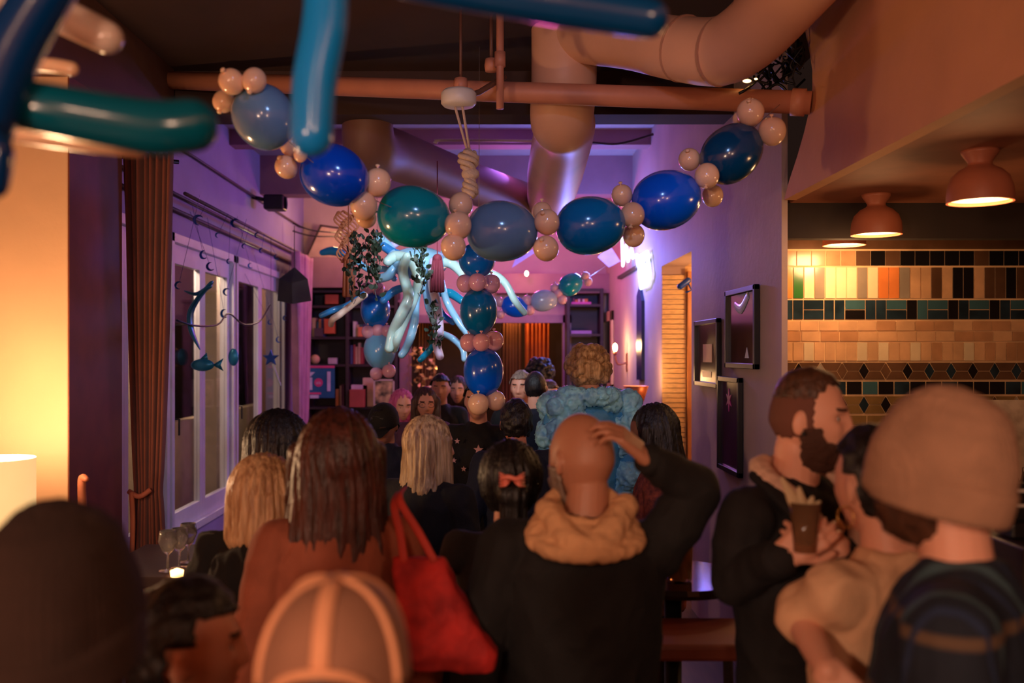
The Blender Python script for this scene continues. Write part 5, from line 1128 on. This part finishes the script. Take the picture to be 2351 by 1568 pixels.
# -- the far crowd
pG, *_ = person('person in a black flat cap glancing down toward the left column', 884, 926, 5.8, 165, 'tan', navyc, hair='short', hm=H['black'], hat='cap', hatm=black, hair_over=0.016, pitch=-20, vox=0.008)
pH, *_ = person('person with pink-lit hair standing beside the flat-capped one', 921, 892, 7.6, 200, 'light', plum, hair='bob', hm=hairm('pink', (190, 60, 120), (230, 110, 160)), hair_over=0.02, pitch=-10, vox=0.009)  # pink light on the hair is put into its colour
pI, *_ = person('person in glasses with wavy brown hair facing the camera', 976, 887, 7.2, 190, 'light', maroonc, hair='bob', hm=H['brown'], hair_over=0.02, glasses=True, vox=0.008)
pJ, *_ = person('man with short black hair and black top facing the camera', 1012, 857, 8.0, 178, 'tan', black, hair='short', hm=H['black'], hair_over=0.012, vox=0.008)
pM, *_ = person('man with shaved head lit violet in a dark top, back turned', 1231, 851, 6.6, 10, 'light', navyc, hair='buzz', hm=H['black'], hair_over=0.006, head_yaw=-10, vox=0.008, face=False, build=1.1)
pM1, *_ = person('man with pink-lit short hair facing the shaved man', 1199, 850, 6.95, 165, 'light', black, hair='short', hm=H['grey'], hair_over=0.01, vox=0.008)
pM2, *_ = person('bearded smiling man just right of the shaved man', 1259, 872, 7.6, 190, 'light', plum, hair='short', hm=H['brown'], hair_over=0.01, vox=0.008, beard=(browm, 0.01))
pM3, *_ = person('silhouetted person with dark curly hair behind the shaved man', 1240, 822, 8.4, 20, 'dark', black, hair='curly', hm=H['black'], hair_over=0.03, vox=0.009, face=False)
pL, *_ = person('person in black dress with pale stars behind the centre balloon column', 1098, 872, 5.9, 170, 'light', cloth('star_print', (18, 15, 20)), hair='short', hm=H['black'], hair_over=0.012, vox=0.008)
for (dx, zf, sg_) in ((0.03, .77, 1), (-0.1, .80, 1), (0.1, .70, 1), (-0.06, .70, 1), (0.02, .64, 1), (-0.12, .73, 1), (0.13, .78, 1), (0.08, .62, 1)):
    r = 0.032 if zf == .77 else 0.018; MB().prism(star(r, 5, 0.42), 'y', -0.003, 0.003).build('printed_star', mat('star_pale', (206, 150, 150), 0.6), pL, loc=(-dx, 0.15, zf*1.66))
pU, *_ = person('person in dark blue shirt before the silhouetted group, back turned', 1186, 915, 4.9, 5, 'warm', navyc, hair='short', hm=H['black'], hair_over=0.012, vox=0.008, face=False, build=1.1)
pV, *_ = person('person with short dark hair half hidden right of the performer', 1412, 908, 6.0, 10, 'warm', navyc, hair='short', hm=H['black'], hair_over=0.012, vox=0.009, face=False)
pW, *_ = person('person with rosy shawl between the black-topped man and the centre column', 1052, 862, 8.5, 175, 'light', cloth('rose_shawl', (190, 110, 110), scale=30, rgb2=(110, 50, 60)), hair='long', hm=H['brown'], hair_over=0.018, vox=0.009, hairlen=0.12)

# ------------------------------------------------------------------ low tables with glasses
tb = thing('cafe_table', 'small dark table catching blue light at the right of the bald man', 'table', (P(1545, 0, 3.3).x, 3.3, 0)); zt = P(0, 1318, 3.3).z
MB().lathe([(0, zt-0.03), (0.24, zt-0.03), (0.25, zt-0.015), (0.24, zt), (0, zt)], 40).build('tabletop', mat('gloss_table', (40, 26, 24), 0.12), tb, smooth=False)
MB().lathe([(0, 0), (0.2, 0), (0.2, 0.02), (0.03, 0.05), (0.03, zt-0.03), (0, zt-0.03)], 28).build('pedestal', blackm, tb, smooth=True)
for (px, w_, hh, lab) in [(1551, 0.032, 0.13, 'slim amber-lit glass on the small dark table, left one'), (1568, 0.034, 0.155, 'tall amber-lit glass on the small dark table, right one')]:
    o = MB().lathe([(0, 0.004), (w_*0.85, 0.004), (w_, hh), (w_*0.93, hh), (w_*0.78, 0.012), (0, 0.012)], 24).build('tumbler', mat('amber_glass', (230, 170, 120), 0.06, trans=0.7), smooth=True, loc=(P(px, 0, 3.2).x, 3.2, zt+0.001)); tag(o, lab, 'glass', 'glasses on the small dark table')
st_ = thing('bar_stool', 'brown wooden stool beyond the bald man under the small table', 'stool', (P(1600, 0, 2.9).x, 2.95, 0)); zs = 0.98
MB().cbox((0, 0, zs), (0.34, 0.3, 0.05)).build('seat', mat('stool_wood', (130, 60, 38), 0.45), st_, bevel=0.012)
for sx in (-1, 1):
    for sy in (-1, 1): MB().sweep([(sx*0.13, sy*0.11, zs-0.02), (sx*0.17, sy*0.14, 0.0)], 0.016, 10).build('leg', darkwood, st_, smooth=True)
MB().sweep([(-0.15, -0.13, 0.3), (0.15, -0.13, 0.3)], 0.01, 8).sweep([(-0.15, 0.13, 0.3), (0.15, 0.13, 0.3)], 0.01, 8).build('stretcher', darkwood, st_)
lt = thing('window_table', 'dark table by the folding windows crowded with glasses', 'table', (P(400, 0, 3.6).x-0.06, 3.75, 0)); zt2 = P(0, 1318, 3.5).z
MB().cbox((0, 0, zt2-0.02), (0.42, 0.6, 0.04)).build('tabletop', darkwood, lt, bevel=0.005)
for sx in (-1, 1):
    for sy in (-1, 1): MB().cbox((sx*0.17, sy*0.25, (zt2-0.04)/2), (0.04, 0.04, zt2-0.04)).build('leg', darkwood, lt)
for (px, Y, lab) in [(385, 3.55, 'clear wine glass on the window table, left one'), (412, 3.6, 'clear wine glass on the window table, middle one'), (432, 3.7, 'clear wine glass on the window table, right one')]:
    o = MB().lathe([(0, 0.001), (0.032, 0.001), (0.03, 0.004), (0.004, 0.008), (0.004, 0.06), (0.02, 0.075), (0.034, 0.11), (0.028, 0.15), (0.026, 0.15), (0.032, 0.11), (0.018, 0.08), (0, 0.07)], 24).build('wine_glass', mat('clear_glass', (235, 235, 240), 0.03, trans=0.9), smooth=True, loc=(P(px, 0, Y).x, Y, zt2+0.0)); tag(o, lab, 'glass', 'wine glasses on the window table')
bk = MB().lathe([(0, 0), (0.022, 0), (0.024, 0.02), (0.0, 0.03)], 16).build('tea_light', mat('tealight', (255, 220, 170), 0.5, emit=(255, 190, 110), estr=6), smooth=True, loc=(P(402, 0, 3.45).x, 3.47, zt2+0.0)); tag(bk, 'tiny lit tea light among the wine glasses', 'candle')
